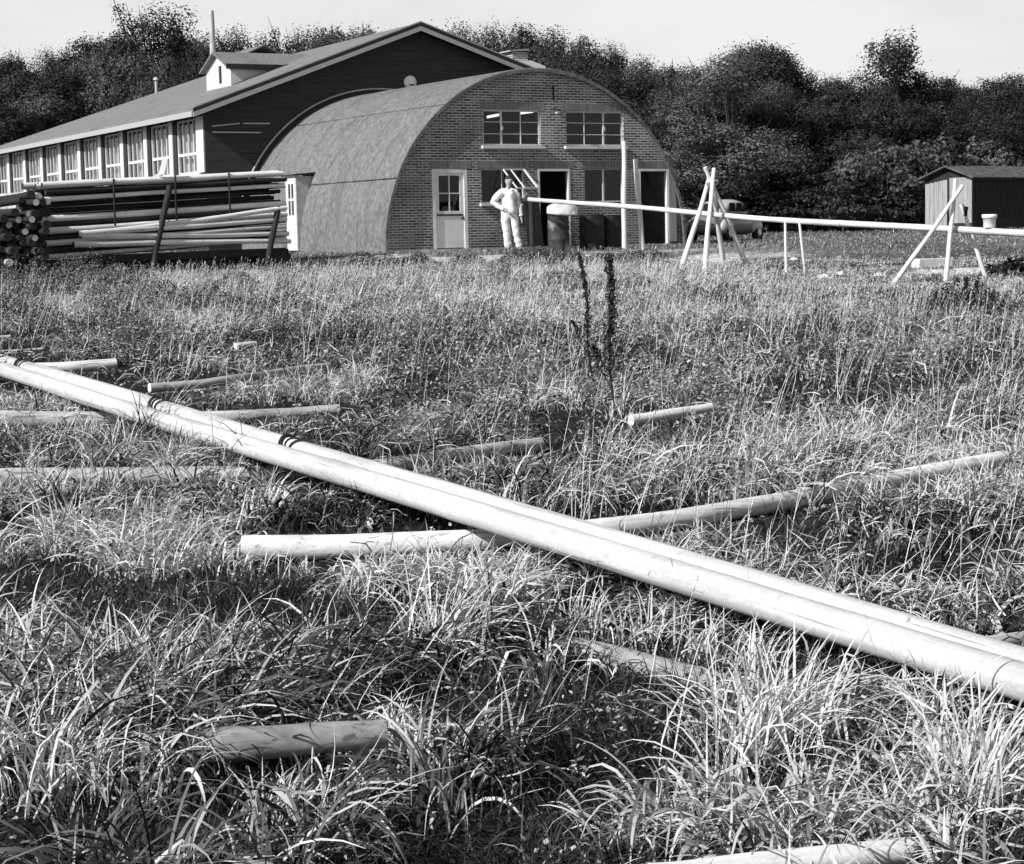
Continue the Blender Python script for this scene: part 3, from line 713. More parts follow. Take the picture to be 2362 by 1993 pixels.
# bearer logs: (points in the photograph, thickness in px, seed, label)
def bearer(pix, th, seed, label, clear=True, zoff=0.0, m='log', dist=None, taper=1.15, clr=None, show=1.1):
    pts = []
    for k, (px, py) in enumerate(pix):
        if dist is None:
            p = gnd(px, py + th * .15)
        else: p = at(px, py, dist[k])
        pts.append(p)
    # resample smoothly
    P = [pts[0]]; n = 10
    for i in range(len(pts) - 1):
        p0 = pts[max(i - 1, 0)]; p1 = pts[i]; p2 = pts[i + 1]; p3 = pts[min(i + 2, len(pts) - 1)]
        for k in range(1, n + 1):
            t = k / n
            P.append(.5 * ((2 * p1) + (p2 - p0) * t + (2 * p0 - 5 * p1 + 4 * p2 - p3) * t * t + (3 * p1 - p0 - 3 * p2 + p3) * t ** 3))
    r_ = th * .5 * (P[len(P) // 2] - EYE).dot(_F) / FPX
    rr_ = random.Random(seed); ph = rr_.random() * 6
    for i, p in enumerate(P): p.z += zoff + .002 * math.sin(i * .5 + ph)
    rad = radii(len(P), r_ * taper, r_ * (2 - taper), seed, .010)
    mb = MB(); mb.tube(P, rad, 16, True, 0, 1)
    o = mb.build('log', [MT[m], MT['cut']]); localize(o, P[0], P[-1]); tag(o, label, 'log', 'peeled logs lying in the grass')
    if clear: CLEAR.append((P[clr or 0:], r_ * show, .0)); SUNNY.append(P[clr or 0:]) if show > 1 else None
    return o
bearer([(560, 1284), (850, 1277), (1150, 1263), (1450, 1232), (1720, 1190), (2000, 1134), (2312, 1072)], 50, 1, 'long bowed log under the masts, its cut end showing at the right', dist=[10.3, 10.3, 10.4, 10.6, 11.1, 11.9, 12.6], m='palelog', clr=2, zoff=.045)
bearer([(-60, 1111), (220, 1106), (500, 1103), (670, 1098), (880, 1082), (1050, 1056), (1245, 1030)], 40, 2, 'log crossing beneath the masts, from the left edge to the middle of the meadow', dist=[13.2, 13.3, 13.3, 13.4, 13.6, 14.0, 14.6], show=1.15, zoff=.02)
bearer([(-30, 974), (200, 976), (497, 973), (640, 966), (782, 955)], 36, 3, 'dark-bellied log beyond the masts, second from the front of those behind them', dist=[17.0, 17.1, 17.2, 17.4, 17.6], show=1.05, zoff=.03)
bearer([(60, 853), (160, 848), (268, 838)], 28, 4, 'short pale log end sticking out behind the masts at the far left', dist=[21.5, 21.6, 21.8], m='palelog')
bearer([(345, 902), (430, 896), (520, 884), (640, 866), (760, 850)], 20, 5, 'thin log sunk in grass behind the left half of the masts', dist=[19.4, 19.6, 19.9, 20.6, 21.4], show=1.0, zoff=.03)
bearer([(545, 806), (590, 799)], 16, 6, 'pale log end just showing in the grass far behind the masts', dist=[23.6, 23.8], zoff=.03, m='palelog')
bearer([(-20, 815), (103, 806)], 11, 7, 'thin dark log at the left edge above the masts', dist=[24.0, 24.3])
bearer([(-20, 780), (24, 776)], 9, 8, 'farthest stub of log at the left edge of the meadow', dist=[26.5, 26.6])
bearer([(1455, 978), (1550, 963), (1640, 947)], 24, 9, 'short pale log lying in the middle of the meadow beyond the masts', dist=[15.9, 16.1, 16.3], zoff=.03, m='palelog', show=1.3)
bearer([(475, 1722), (540, 1716), (700, 1706), (890, 1691)], 78, 10, 'grey log poking from the grass in the left foreground', dist=[6.12, 5.94, 5.96, 6.02], show=1.5, m='dulllog')
bearer([(1500, 2035), (1750, 2003), (2100, 1960)], 74, 11, 'pale log along the bottom edge in the right foreground', dist=[4.86, 4.96, 5.1], m='palelog')
bearer([(1230, 1392), (1400, 1424), (1700, 1492), (2000, 1576), (2200, 1668), (2420, 1775)], 64, 12, 'pale pole half buried in grass in front of the masts', dist=[8.0, 7.75, 7.2, 6.6, 6.1, 5.6], m='dulllog', clear=False, zoff=-.165)
bearer([(2200, 1500), (2400, 1466)], 40, 13, 'log end showing behind the masts at the right edge', dist=[7.6, 7.9])

# long spar carried over the trestles in front of the hut
s0, s1 = at(1222, 461, 47.0), at(2450, 541, 33.2)
mb = MB(); n = 40; pts = wob(s0, s1, n, .05, 21, .05); mb.tube(pts, radii(n, .05, .062, 22, .05), 12, True, 0, 1)
tag(localize(mb.build('spar', [MT['pole_x'], MT['cut']]), pts[0], pts[-1]), 'long pale spar resting level on the trestles in front of the hut', 'spar')
def zat(px): # distance along the spar
    t0 = 0
    return min(pts, key=lambda p: abs(CX + FPX * (p - EYE).dot(CR) / (p - EYE).dot(_F) - px))
def leg(mb, a, b, r0, r1, seed):
    mb.tube(wob(a, b, 14, .02, seed), radii(14, r0, r1, seed, .05), 10, True, 0, 1)
def sink(p): return Vector((p.x, p.y, g(p.x, p.y) - .12))
# first trestle, four lashed poles
Y1 = zat(1645).y
f_ = [gnd(1565, 607), gnd(1623, 611), gnd(1673, 607), gnd(1728, 611)]
cpt = at(1643, 413, Y1)
t1 = thing('trestle', 'trestle of four white poles lashed near the top, close to the hut', 'trestle', (cpt.x, cpt.y, g(cpt.x, cpt.y)), 0, 'pole trestles under the spar')
tops = [at(1637, 408, Y1 + .14), at(1647, 389, Y1 - .16), at(1641, 412, Y1 - .02), at(1627, 385, Y1 + .02)]
feet = [Vector((f_[0].x, Y1 - .75, 0)), Vector((f_[1].x, Y1 - 1.0, 0)), Vector((f_[2].x, Y1 + .9, 0)), Vector((f_[3].x, Y1 + .65, 0))]
for k, px in enumerate((1565, 1623, 1673, 1728)):
    q = at(px, 608, feet[k].y); feet[k] = sink(q)
for k in range(4):
    mb = MB(); leg(mb, tops[k] - t1.location, feet[k] - t1.location, .045, .058, 30 + k); mb.build('leg', [MT['pole'], MT['cut']], t1)
mb = MB(); mb.tube([at(1630, 422, Y1 - .1) - t1.location, at(1656, 416, Y1 - .06) - t1.location, at(1655, 424, Y1 + .1) - t1.location, at(1631, 428, Y1 + .12) - t1.location, at(1630, 421, Y1 - .1) - t1.location], .022, 8)
mb.build('lashing', MT['pole'], t1)
# second trestle, three poles
Y2 = zat(2195).y
cpt = at(2205, 440, Y2)
t2 = thing('trestle', 'trestle of three crossed poles in front of the wooden shed', 'trestle', (cpt.x, cpt.y, g(cpt.x, cpt.y)), 0, 'pole trestles under the spar')
for k, (tp, fp, yt, yf, dk) in enumerate((((2220, 428), (2052, 668), Y2 - .16, Y2 - .55, 0), ((2203, 415), (2181, 665), Y2 - .04, Y2 - .45, 0), ((2216, 470), (2280, 684), Y2 + .12, Y2 + .1, 0))):
    q = at(fp[0], fp[1], yf); mb = MB(); leg(mb, at(*tp, yt) - t2.location, sink(q) - t2.location, .036, .046, 40 + k); mb.build('leg', [MT['pole'], MT['cut_dark']], t2)
mb = MB(); leg(mb, at(2229, 478, Y2 + .1) - t2.location, at(2226, 500, Y2 + .12) - t2.location, .04, .04, 47); mb.build('peg', MT['tarwood'], t2)
# thin props under the spar, tall posts by the wall
for k, (px0, px1, py, lb) in enumerate(((1806, 1814, 633, 'left of two thin posts propping the spar between the trestles'), (1856, 1859, 629, 'right of two thin posts propping the spar between the trestles'))):
    p = zat(px0); mb = MB(); q = at(px1, py, p.y - .05); mb.tube([p + Vector((0, -.1, .03)), sink(q)], [.026, .032], 10); tag(mb.build('prop_post', MT['pole']), lb, 'post', 'thin posts under the spar')
for k, (a, bq, Y, lb) in enumerate((((1439, 326), (1441, 584), 46.6, 'tallest bare white post standing upright before the brick wall'), ((1466, 367), (1482, 584), 46.9, 'shorter white post leaning slightly left, beside the tallest post'))):
    mb = MB(); q = at(*bq, Y); leg(mb, at(*a, Y), sink(q), .056, .068, 60 + k); tag(mb.build('post', [MT['pole'], MT['cut']]), lb, 'post', 'tall posts by the hut')

# ------------------------------------------------------------------ stack of poles left of the hut
SA, SB = at(110, 600, 42.4), at(664, 560, 45.8)
sd_ = (SB - SA); sd_.z = 0; SLEN = sd_.length; sd_.normalize(); sp_ = Vector((-sd_.y, sd_.x, 0))
zl0, zl1 = at(110, 424, 42.4).z, at(664, 395, 46.0).z            # top of the stack at either end
zb1 = at(664, 566, 46.0).z
srz = math.atan2(sd_.y, sd_.x)
pm = []
for q in range(7):
    mb = MB(); n = 9; r0 = .056 + .012 * (q % 3)
    mb.tube(wob((0, 0, 0), (SLEN, 0, 0), n, .012, 70 + q), radii(n, r0, r0 * .84, 70 + q, .03), 10, True, 0, 1)
    o = mb.build('stack_pole', [MT['stackpale'], MT['cut_dark']]); pm.append(o.data); bpy.data.objects.remove(o)
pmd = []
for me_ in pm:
    m2_ = me_.copy(); m2_.materials[0] = MT['dark_shade_pole']; pmd.append(m2_)  # dark copies of the same poles, their colour standing in for shade
G1 = 'poles in the tall stack beside the hut'
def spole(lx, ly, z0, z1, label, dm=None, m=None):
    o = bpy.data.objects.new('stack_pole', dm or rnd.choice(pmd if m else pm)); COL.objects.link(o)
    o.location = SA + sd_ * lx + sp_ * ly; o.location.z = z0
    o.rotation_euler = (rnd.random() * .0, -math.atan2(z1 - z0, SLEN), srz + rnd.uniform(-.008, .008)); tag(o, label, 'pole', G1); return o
ROWS = 13; PITCHZ = (zl0 - (zl0 - 2.03)) / ROWS
lb_in = 'pole in the pole stack beside the hut, its dark cut end facing left'
PALE = (14, 12, 9, 7, 5, 3)  # rows coloured pale as lit strips, the rest dark as shade
lb_dk = 'pole coloured dark as shade in the front face of the stack beside the hut'
lb_fr = 'pale pole in the front face of the stack beside the hut'
gl = g(SA.x, SA.y)
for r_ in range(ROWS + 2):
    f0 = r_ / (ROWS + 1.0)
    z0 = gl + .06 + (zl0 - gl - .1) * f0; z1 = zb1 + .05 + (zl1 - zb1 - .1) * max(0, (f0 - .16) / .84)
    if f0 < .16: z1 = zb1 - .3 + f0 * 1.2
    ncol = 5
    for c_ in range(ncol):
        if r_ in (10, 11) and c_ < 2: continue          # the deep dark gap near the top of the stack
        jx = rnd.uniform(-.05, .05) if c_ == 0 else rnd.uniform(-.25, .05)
        spole(jx, .06 + c_ * .142 + rnd.uniform(-.02, .02), z0 + rnd.uniform(-.02, .02), z1 + rnd.uniform(-.02, .02), (lb_fr if r_ in PALE else lb_dk) if c_ == 0 else lb_in, None, (r_ not in PALE) if c_ < 1 else r_ < 14)  # inner poles coloured dark so the gaps look black with shade
# separate pile of logs beside the stack, cut ends towards the viewer
Gp = 'log pile with its cut ends showing at the left edge'
lm_ = []
for q in range(6):
    mb = MB(); n = 6; r0 = .066 + .012 * (q % 3); mb.tube(wob((0, 0, 0), (0, 3.6, 0), n, .02, 170 + q), radii(n, r0, r0 * .8, 170 + q, .02), 12, True, 0, 1)
    o = mb.build('pile_log', [MT['dark_shade_pole'] if q != 1 else MT['log'], MT['cut'] if q < 2 else MT['cut_dark']]); lm_.append(o.data); bpy.data.objects.remove(o)
for r_ in range(14):
    for c_ in range(11):
        px = -40 + c_ * 15.2 + (7.6 if r_ % 2 else 0) + rnd.uniform(-2.5, 2.5); py = 634 - r_ * 14.2 + rnd.uniform(-2.5, 2.5)
        if px > 112 or py < 446 + max(0, 66 - px) * 1.1 + (10 if px > 96 else 0): continue
        q = rnd.choice((0, 1, 2, 3, 4, 5)); p = at(px, py, 40.6 + rnd.uniform(-.25, .45))
        o = bpy.data.objects.new('pile_log', lm_[q]); COL.objects.link(o); o.location = p; o.rotation_euler = (rnd.uniform(-.02, .02), 0, R(33) + rnd.uniform(-.05, .05))
        tag(o, 'log with a pale cut end in the pile at the left edge' if q < 2 else 'log with a dark weathered end in the pile at the left edge', 'log', Gp)
# loose poles leaning along the front face
for (xa, ya, xb, yb, lb) in ((168, 563, 670, 556, 'lowest loose pole along the front foot of the stack'), (186, 545, 664, 540, 'second lowest loose pole along the front foot of the stack'),
                            (262, 534, 660, 480, 'slanting pale pole rising to the right across the front of the stack'), (180, 540, 660, 505, 'gently slanting pole above the two lowest loose poles')):
    fa = (xa - 110) / 554.; p = at(xa, ya, 42.3 + 3.5 * fa - .28); q = at(xb, yb, 45.5)
    mb = MB(); n = 16; mb.tube(wob(p, q, n, .02, xa), radii(n, .07, .055, xa), 10, True, 0, 1); tag(localize(mb.build('loose_pole', [MT['stackpale'], MT['cut_dark']]), p, q), lb, 'pole', 'loose poles on the front of the stack')
for (xa, ya, xb, yb, lb) in ((392, 430, 360, 575, 'long dark stake leaning on the middle of the pole stack'), (642, 478, 624, 566, 'short dark stake leaning on the right end of the pole stack')):
    fa = ((xa + xb) / 2 - 110) / 554.; Y = 42.4 + 3.4 * fa
    mb = MB(); mb.tube([at(xa, ya, Y - .2), at(xb, yb, Y - .55), at(xb - 6, yb + 40, Y - .62)], .07, 10, True)
    tag(mb.build('stake', MT['tarwood']), lb, 'stake')
for px, lb in ((262, 'thin dark rope hanging down the left part of the stack'), (528, 'thin dark rope hanging down the right part of the stack'), (404, 'thin dark rope hanging down the middle of the stack')):
    fa = (px - 110) / 554.; Y = 42.4 + 3.4 * fa - .12; ty = 424 - 29 * fa
    mb = MB(); mb.tube([at(px, ty - 2, Y + .2), at(px, ty - 2, Y), at(px + 2, ty + 60, Y), at(px + 4, ty + 105, Y)], .022, 6); tag(mb.build('rope', MT['rubbish']), lb, 'rope', 'ropes on the pole stack')
# dark bearers and blocks below the stack
def sl(lx, ly, z): v = SA + sd_ * lx + sp_ * ly; v.z = z; return v
for lx, lb in ((1.9, 'dark timber block under the left half of the pole stack'), (3.6, 'dark timber block under the middle of the pole stack'), (5.5, 'dark timber block under the right end of the pole stack')):
    mb = MB(); gg = sl(lx, .5, 0); zg_ = g(gg.x, gg.y); zt_ = gl + .06 + (zb1 - .28 - gl) * lx / SLEN
    mb.bar(sl(lx - .42, .55, zg_ + .05), sl(lx + .42, .55, zg_ + .05), 1.3, max(.3, 2 * (zt_ - zg_ - .06)))
    tag(mb.build('bearer_block', MT['tarwood']), lb, 'block', 'timber blocks under the pole stack')
mb = MB(); mb.bar(sl(.9, -.03, gl + .42), sl(SLEN - .1, -.03, zb1 - .13), .12, .16); tag(mb.build('bearer_beam', MT['tarwood']), 'dark beam along the front foot of the pole stack', 'beam')
# white plank standing up behind the top of the stack
mb = MB(); mb.bar(at(371, 408, 44.0), at(381, 366, 44.1), .12, .03, (0, 1, 0)); mb.bar(at(358, 404, 44.02), at(373, 403, 44.0), .05, .03); tag(mb.build('plank', MT['white']), 'short white plank leaning up on top of the pole stack', 'plank')

# ------------------------------------------------------------------ drums, sack, dark panel
def drum(px, pyb, Y, r, h, m, name, label, group=None, dent=0):
    c = at(px, pyb, Y); z = HG - .10
    t = thing(name, label, 'drum', (c.x, c.y, z), rnd.random() * 3, group)
    prof = [(r * .97, 0), (r, .02), (r, .28 * h), (r * 1.035, .31 * h), (r * 1.035, .34 * h), (r, .37 * h), (r, .63 * h), (r * 1.035, .66 * h), (r * 1.035, .69 * h), (r, .72 * h), (r, h * .975), (r * 1.02, h)]
    mb = MB(); mb.lathe(prof, 28); mb.build('barrel', m, t)
    mb = MB(); mb.lathe([(r * .98, h - .03), (r * .98, h + .012)], 28); mb.build('lid', m, t)
    return t, z
_, zd = drum(1289, 579, 48.2, .262, .86, MT['steel'], 'oil_drum', 'steel drum with painted-on lit patches by the doorway with a white sack on it')
drum(1366, 578, 48.7, .31, .86, MT['drumdark'], 'oil_drum', 'left of two dark drums standing under the lower right window', 'dark drums by the hut')
drum(1410, 578, 49.1, .31, .84, MT['drumdark'], 'oil_drum', 'right of two dark drums, half behind the tallest white post', 'dark drums by the hut')
c = at(1297, 500, 48.05); r2 = random.Random(5)
bm = bmesh.new(); bmesh.ops.create_cube(bm, size=1); bmesh.ops.subdivide_edges(bm, edges=bm.edges[:], cuts=7, use_grid_fill=True)
for v in bm.verts:
    p = v.co; s = .5 / max(.001, (abs(p.x * 2) ** 4 + abs(p.y * 2) ** 4 + abs(p.z * 2) ** 4) ** .25) * 2 * p.length
    q = p.normalized() * (p.length * .55 + s * .0)
    p.x *= .70; p.y *= .5; p.z *= .31
    k = 1 - .35 * (abs(p.x) / .33) ** 3; p.z *= k; p.y *= 1 - .25 * (abs(p.x) / .33) ** 4
    n = float(vnoise([p.x * 40], [p.z * 40 + p.y * 31], 4.0, 8)[0]) - .5
    p.z += n * .035 - .03 * (p.x / .33) ** 2; p.y += n * .03
me = bpy.data.meshes.new('sack'); bm.to_mesh(me); bm.free(); me.materials.append(MT['sack']); me.polygons.foreach_set('use_smooth', [True] * len(me.polygons))
o = bpy.data.objects.new('sack', me); COL.objects.link(o); o.location = (c.x, c.y, zd + .86 + .15); o.rotation_euler = (0, .04, .25)
ss = o.modifiers.new('sub', 'SUBSURF'); ss.levels = 1; ss.render_levels = 1
tag(o, 'crumpled white paper sack lying on the steel drum', 'sack')
p0 = fac(1203, 470); p1 = fac(1241, 572)
mb = MB(); A_ = HO + hu * p0[0] - hw * .3; B_ = HO + hu * p1[0] - hw * .3
q = [A_ + Vector((0, 0, .02)), B_ + Vector((0, 0, .02)), B_ + hw * .22 + Vector((0, 0, 1.22)), A_ + hw * .22 + Vector((0, 0, 1.16))]
mb.prism([tuple(v) for v in q], hw * .03); tag(mb.build('panel', MT['drumdark']), 'flat dark shape against the wall to the right of the man', 'panel')
mb = MB(); mb.tube([at(1205, 463, 48.6), at(1232, 460, 47.0)], .06, 10, True); p = at(1226, 465, 47.2)
mb.tube([p, Vector((p.x, p.y, HG))], .07, 10); tag(mb.build('spar_stand', MT['tarwood']), 'dark stand carrying the left end of the long spar', 'stand')

# ------------------------------------------------------------------ the man in white overalls
def skin_mesh(name, verts, edges, rads, root=0, sub=1):
    me = bpy.data.meshes.new(name + '_skel'); me.from_pydata(verts, edges, [])
    o = bpy.data.objects.new(name + '_skel', me); COL.objects.link(o)
    sk = o.modifiers.new('skin', 'SKIN'); sk.use_smooth_shade = True
    sv = me.skin_vertices[0].data
    for i, r_ in enumerate(rads):
        sv[i].radius = r_ if hasattr(r_, '__len__') else (r_, r_); sv[i].use_root = (i == root)
    sb = o.modifiers.new('sub', 'SUBSURF'); sb.levels = sub; sb.render_levels = sub
    dg = bpy.context.evaluated_depsgraph_get(); dg.update()
    out = bpy.data.meshes.new_from_object(o.evaluated_get(dg)); out.name = name
    bpy.data.objects.remove(o); bpy.data.meshes.remove(me)
    out.polygons.foreach_set('use_smooth', [True] * len(out.polygons)); return out
class Skel:
    def __init__(s): s.v = []; s.e = []; s.r = []
    def add(s, p, r, parent=None):
        s.v.append(tuple(p)); s.r.append(r)
        if parent is not None: s.e.append((parent, len(s.v) - 1))
        return len(s.v) - 1
    def chain(s, pts, rs, parent):
        for p, r_ in zip(pts, rs): parent = s.add(p, r_, parent)
        return parent
pc = at(1185, 579, 48.3)
per = thing('person', 'man in white overalls standing in front of the brick wall, hand on hip', 'person', (pc.x, pc.y, HG - .10), R(6)); per.scale = (1.05, 1.05, 1.06)
HANDL, HANDR = (-.215, -.13, .965), (.185, -.05, .80)
def body():
    s = Skel()
    pel = s.add((-.085, 0, .93), (.15, .11)); ch = s.chain([(-.09, .0, 1.08), (-.095, 0, 1.25), (-.10, .0, 1.40)], [(.12, .085), (.13, .09), (.085, .065)], pel)
    nk = s.chain([(-.095, -.005, 1.475), (-.09, -.02, 1.53)], [(.055, .055), (.055, .058)], ch)
    hd = s.chain([(-.082, -.025, 1.59), (-.08, -.022, 1.655), (-.08, -.015, 1.71)], [(.082, .095), (.09, .108), (.06, .07)], nk)
    for (sx, e, h, fs) in ((-1, (-.47, .02, 1.13), HANDL, 'hip'), (1, (.145, .03, 1.10), HANDR, 'hang')):
        sh = s.add((-.10 + sx * .172, 0, 1.37), .045, ch)
        el = s.chain([((-.10 + sx * .185 + e[0]) / 2, .012, 1.26), e], [.05, .042], sh)
        wr = s.chain([((e[0] + h[0]) / 2, (e[1] + h[1]) / 2, (e[2] + h[2]) / 2), h], [.038, .028], el)
        d = (Vector(h) - Vector(e)).normalized(); px_ = Vector((0, 1, 0)).cross(d).normalized(); lat = Vector((0, 1, 0))
        if fs == 'hip': lat = Vector((0, .3, 1)).normalized()
        pal = s.add(Vector(h) + d * .055, (.034, .02), wr)
        for q in range(4):
            base = Vector(h) + d * .095 + lat * (.030 - .02 * q); L = (.062, .072, .068, .052)[q]
            cu = Vector((.25, -.1, -.55)) if fs == 'hip' else Vector((-.18, 0, -.1))
            s.chain([base, base + d * L * .5 + cu * .012, base + d * L * .9 + cu * .03], [.011, .0095, .008], pal)
        tb = Vector(h) + d * .03 + lat * .035
        s.chain([tb, tb + d * .03 + lat * .018, tb + d * .055 + lat * .022], [.012, .011, .009], wr)
    for (sx, k, a_, t_) in ((-1, (-.165, -.01, .50), (-.125, .01, .09), (-.15, -.13, .04)), (1, (.055, -.01, .50), (.135, .01, .09), (.16, -.12, .04))):
        hp = s.add((-.085 + sx * .095, 0, .86), .085, pel); ak = s.chain([k, a_], [.058, .042], hp); s.add(t_, (.038, .03), ak)
    return skin_mesh('person_body', s.v, s.e, s.r, pel, 2)
def crumple(me, amt, seed):
    n = len(me.vertices); co = np.empty(n * 3, np.float32); me.vertices.foreach_get('co', co); co = co.reshape(-1, 3); no = np.empty(n * 3, np.float32); me.vertices.foreach_get('normal', no); no = no.reshape(-1, 3)
    d = vnoise(co[:, 0] * 1.0 + co[:, 1], co[:, 2] * 1.6, .11, seed) + .5 * vnoise(co[:, 1] - co[:, 0], co[:, 2] * 1.8 + co[:, 0], .055, seed + 1) - .75
    me.vertices.foreach_set('co', (co + no * (d * amt)[:, None]).ravel()); me.update(); return me
def overalls():
    s = Skel()
    pel = s.add((-.085, 0, .93), (.188, .138)); ch = s.chain([(-.09, -.005, 1.08), (-.095, -.005, 1.25), (-.098, .0, 1.395)], [(.172, .13), (.205, .142), (.15, .10)], pel)
    s.add((-.096, -.0, 1.465), (.082, .078), ch)
    for (sx, e, h) in ((-1, (-.475, .02, 1.13), HANDL), (1, (.15, .03, 1.10), HANDR)):
        sh = s.chain([(-.10 + sx * .095, 0, 1.385), (-.10 + sx * .175, 0, 1.37)], [.10, .088], ch)
        el = s.chain([((-.10 + sx * .185 + e[0]) / 2 + sx * .005, .012, 1.255), e], [.082, .072], sh)
        s.chain([Vector(e).lerp(Vector(h), .5), Vector(e).lerp(Vector(h), .92), Vector(e).lerp(Vector(h), .97)], [.066, .056, .055], el)
    for (sx, k, a_) in ((-1, (-.165, -.005, .50), (-.132, .01, .08)), (1, (.055, -.005, .50), (.137, .01, .08))):
        hp = s.add((-.085 + sx * .098, 0, .84), (.118, .112), pel)
        s.chain([(-.085 + sx * .13 + (k[0] + .085 - sx * .13) * .4, 0, .68), k, (k[0] * .5 + a_[0] * .5, .0, .30), (a_[0], .01, .12), a_], [.108, .092, .088, .092, .090], hp)
    return crumple(skin_mesh('overalls', s.v, s.e, s.r, pel, 3), .020, 5)
for fn, nm, m in ((body, 'body', 'skin'), (overalls, 'overalls', 'cloth')):
    me = fn(); me.materials.append(MT[m]); o = bpy.data.objects.new(nm, me); COL.objects.link(o); o.parent = per
part(lambda b: (b.prism([(-.165, -.10, 1.47), (-.10, -.125, 1.44), (-.125, -.15, 1.36), (-.175, -.135, 1.42)], (0, .012, 0)), b.prism([(-.03, -.10, 1.47), (-.09, -.125, 1.44), (-.065, -.15, 1.36), (-.015, -.135, 1.42)], (0, .012, 0))), 'collar', MT['cloth'], per)
def hair(b):
    for th in range(1): b.ball((-.08, -.0, 1.695), (.092, .108, .068)); b.ball((-.08, .035, 1.65), (.092, .085, .085))
part(hair, 'hair', MT['hair'], per)
part(lambda b: (b.ball((-.045, -.118, 1.635), (.013, .006, .006), 8, 6), b.ball((-.105, -.12, 1.635), (.013, .006, .006), 8, 6)), 'eyes', MT['hair'], per)
part(lambda b: b.ball((-.074, -.125, 1.605), (.014, .024, .026), 8, 6), 'nose', MT['skin'], per)
part(lambda b: b.ball((-.075, -.105, 1.565), (.026, .01, .005), 8, 6), 'mouth', MT['hair'], per)
part(lambda b: (b.ball((-.158, .0, 1.62), (.012, .022, .034), 8, 6), b.ball((.0, .0, 1.62), (.012, .022, .034), 8, 6)), 'ears', MT['skin'], per)
part(lambda b: b.prism([(-.11, -.085, 1.475), (-.055, -.085, 1.475), (-.07, -.135, 1.39), (-.095, -.135, 1.39)], (0, .03, 0)), 'neckerchief', MT['hair'], per)
for sx, (k, t_) in enumerate((((-.13, .02), (-.155, -.15)), ((.135, .02), (.165, -.14)))):
    def shoe(b):
        b.ball((k[0], .03, .05), (.05, .07, .05)); b.ball(((k[0] + t_[0]) / 2, -.06, .04), (.048, .13, .045)); b.box((k[0] - .05, -.16, 0), (k[0] + .05, .09, .025))
    part(shoe, 'shoe', MT['shoe'], per)

# ------------------------------------------------------------------ car beyond the corner of the hut
cc = at(1672, 543, 57.0); CG = g(cc.x, cc.y)
car = thing('car', 'pale rounded old saloon car parked beyond the corner of the hut', 'car', (cc.x, cc.y, CG), R(58)); car.scale = (.82, .82, .82)
def loft(b, secs, mi=0, close=True):
    n = len(secs[0]); vs = [p for s_ in secs for p in s_]
    fs = [(i * n + k, (i + 1) * n + k, (i + 1) * n + (k + 1) % n, i * n + (k + 1) % n) for i in range(len(secs) - 1) for k in range(n)]
    b.add(vs, fs, True, mi); b.add(vs[:n], [list(range(n))], False, mi); b.add(vs[-n:], [list(range(n))[::-1]], False, mi)
def oval(x, hw_, z0, z1, pw=3.0, n=20):
    out = []
    for k in range(n):
        th = 2 * math.pi * k / n; c_, s_ = math.cos(th), math.sin(th)
        out.append((x, hw_ * math.copysign(abs(c_) ** (2 / pw), c_), (z0 + z1) / 2 + (z1 - z0) / 2 * math.copysign(abs(s_) ** (2 / pw), s_)))
    return out
def cbody(b):
    loft(b, [oval(x, w_, z0, z1, 3) for x, w_, z0, z1 in ((-1.95, .35, .42, .62), (-1.85, .55, .3, .78), (-1.4, .68, .24, .98), (-.8, .76, .22, 1.03), (0, .78, .22, 1.03), (.6, .76, .22, 1.0), (1.2, .66, .24, .92), (1.75, .5, .3, .75), (1.95, .3, .42, .6))])
part(cbody, 'body', MT['cardark'], car)
def cabin(b): loft(b, [oval(x, w_, z0, z1, 2.8) for x, w_, z0, z1 in ((-1.5, .4, .85, 1.0), (-1.1, .55, .85, 1.28), (-.6, .62, .9, 1.46), (0, .63, .9, 1.5), (.4, .6, .9, 1.45), (.8, .5, .9, 1.1))])
cb_ = part(cabin, 'cabin', MT['carpaint'], car)
def glassp(b):
    for s in (-1, 1):
        for xa, xb in ((-.95, -.45), (-.38, .1), (.17, .5)):
            b.prism([(xa, s * .60, 1.06), (xb, s * .60, 1.06), (xb - .06, s * .60, 1.36), (xa + .06, s * .60, 1.36)], (0, s * .045, 0))
    b.prism([(-1.36, -.4, 1.02), (-1.36, .4, 1.02), (-1.02, .34, 1.31), (-1.02, -.34, 1.31)], (-.06, 0, .04))
part(glassp, 'side_windows', MT['hole'], car)
for x in (-1.2, 1.2):
    for s in (-1, 1):
        part(lambda b: b.ball((x, s * .66, .52), (.46, .17, .30)), 'mudguard', MT['carpaint'], car)
        wh = part(lambda b: b.tube([(x, s * .62, .31), (x, s * .80, .31)], .31, 20), 'wheel', MT['rubber'], car)
        part(lambda b: b.tube([(x, s * .80, .31), (x, s * .83, .31)], [.14, .10], 14), 'hubcap', MT['enamel'], wh)
for x in (-2.02, 2.02): part(lambda b: b.bar((x, -.68, .42), (x, .68, .42), .05, .08), 'bumper', MT['chrome'], car)

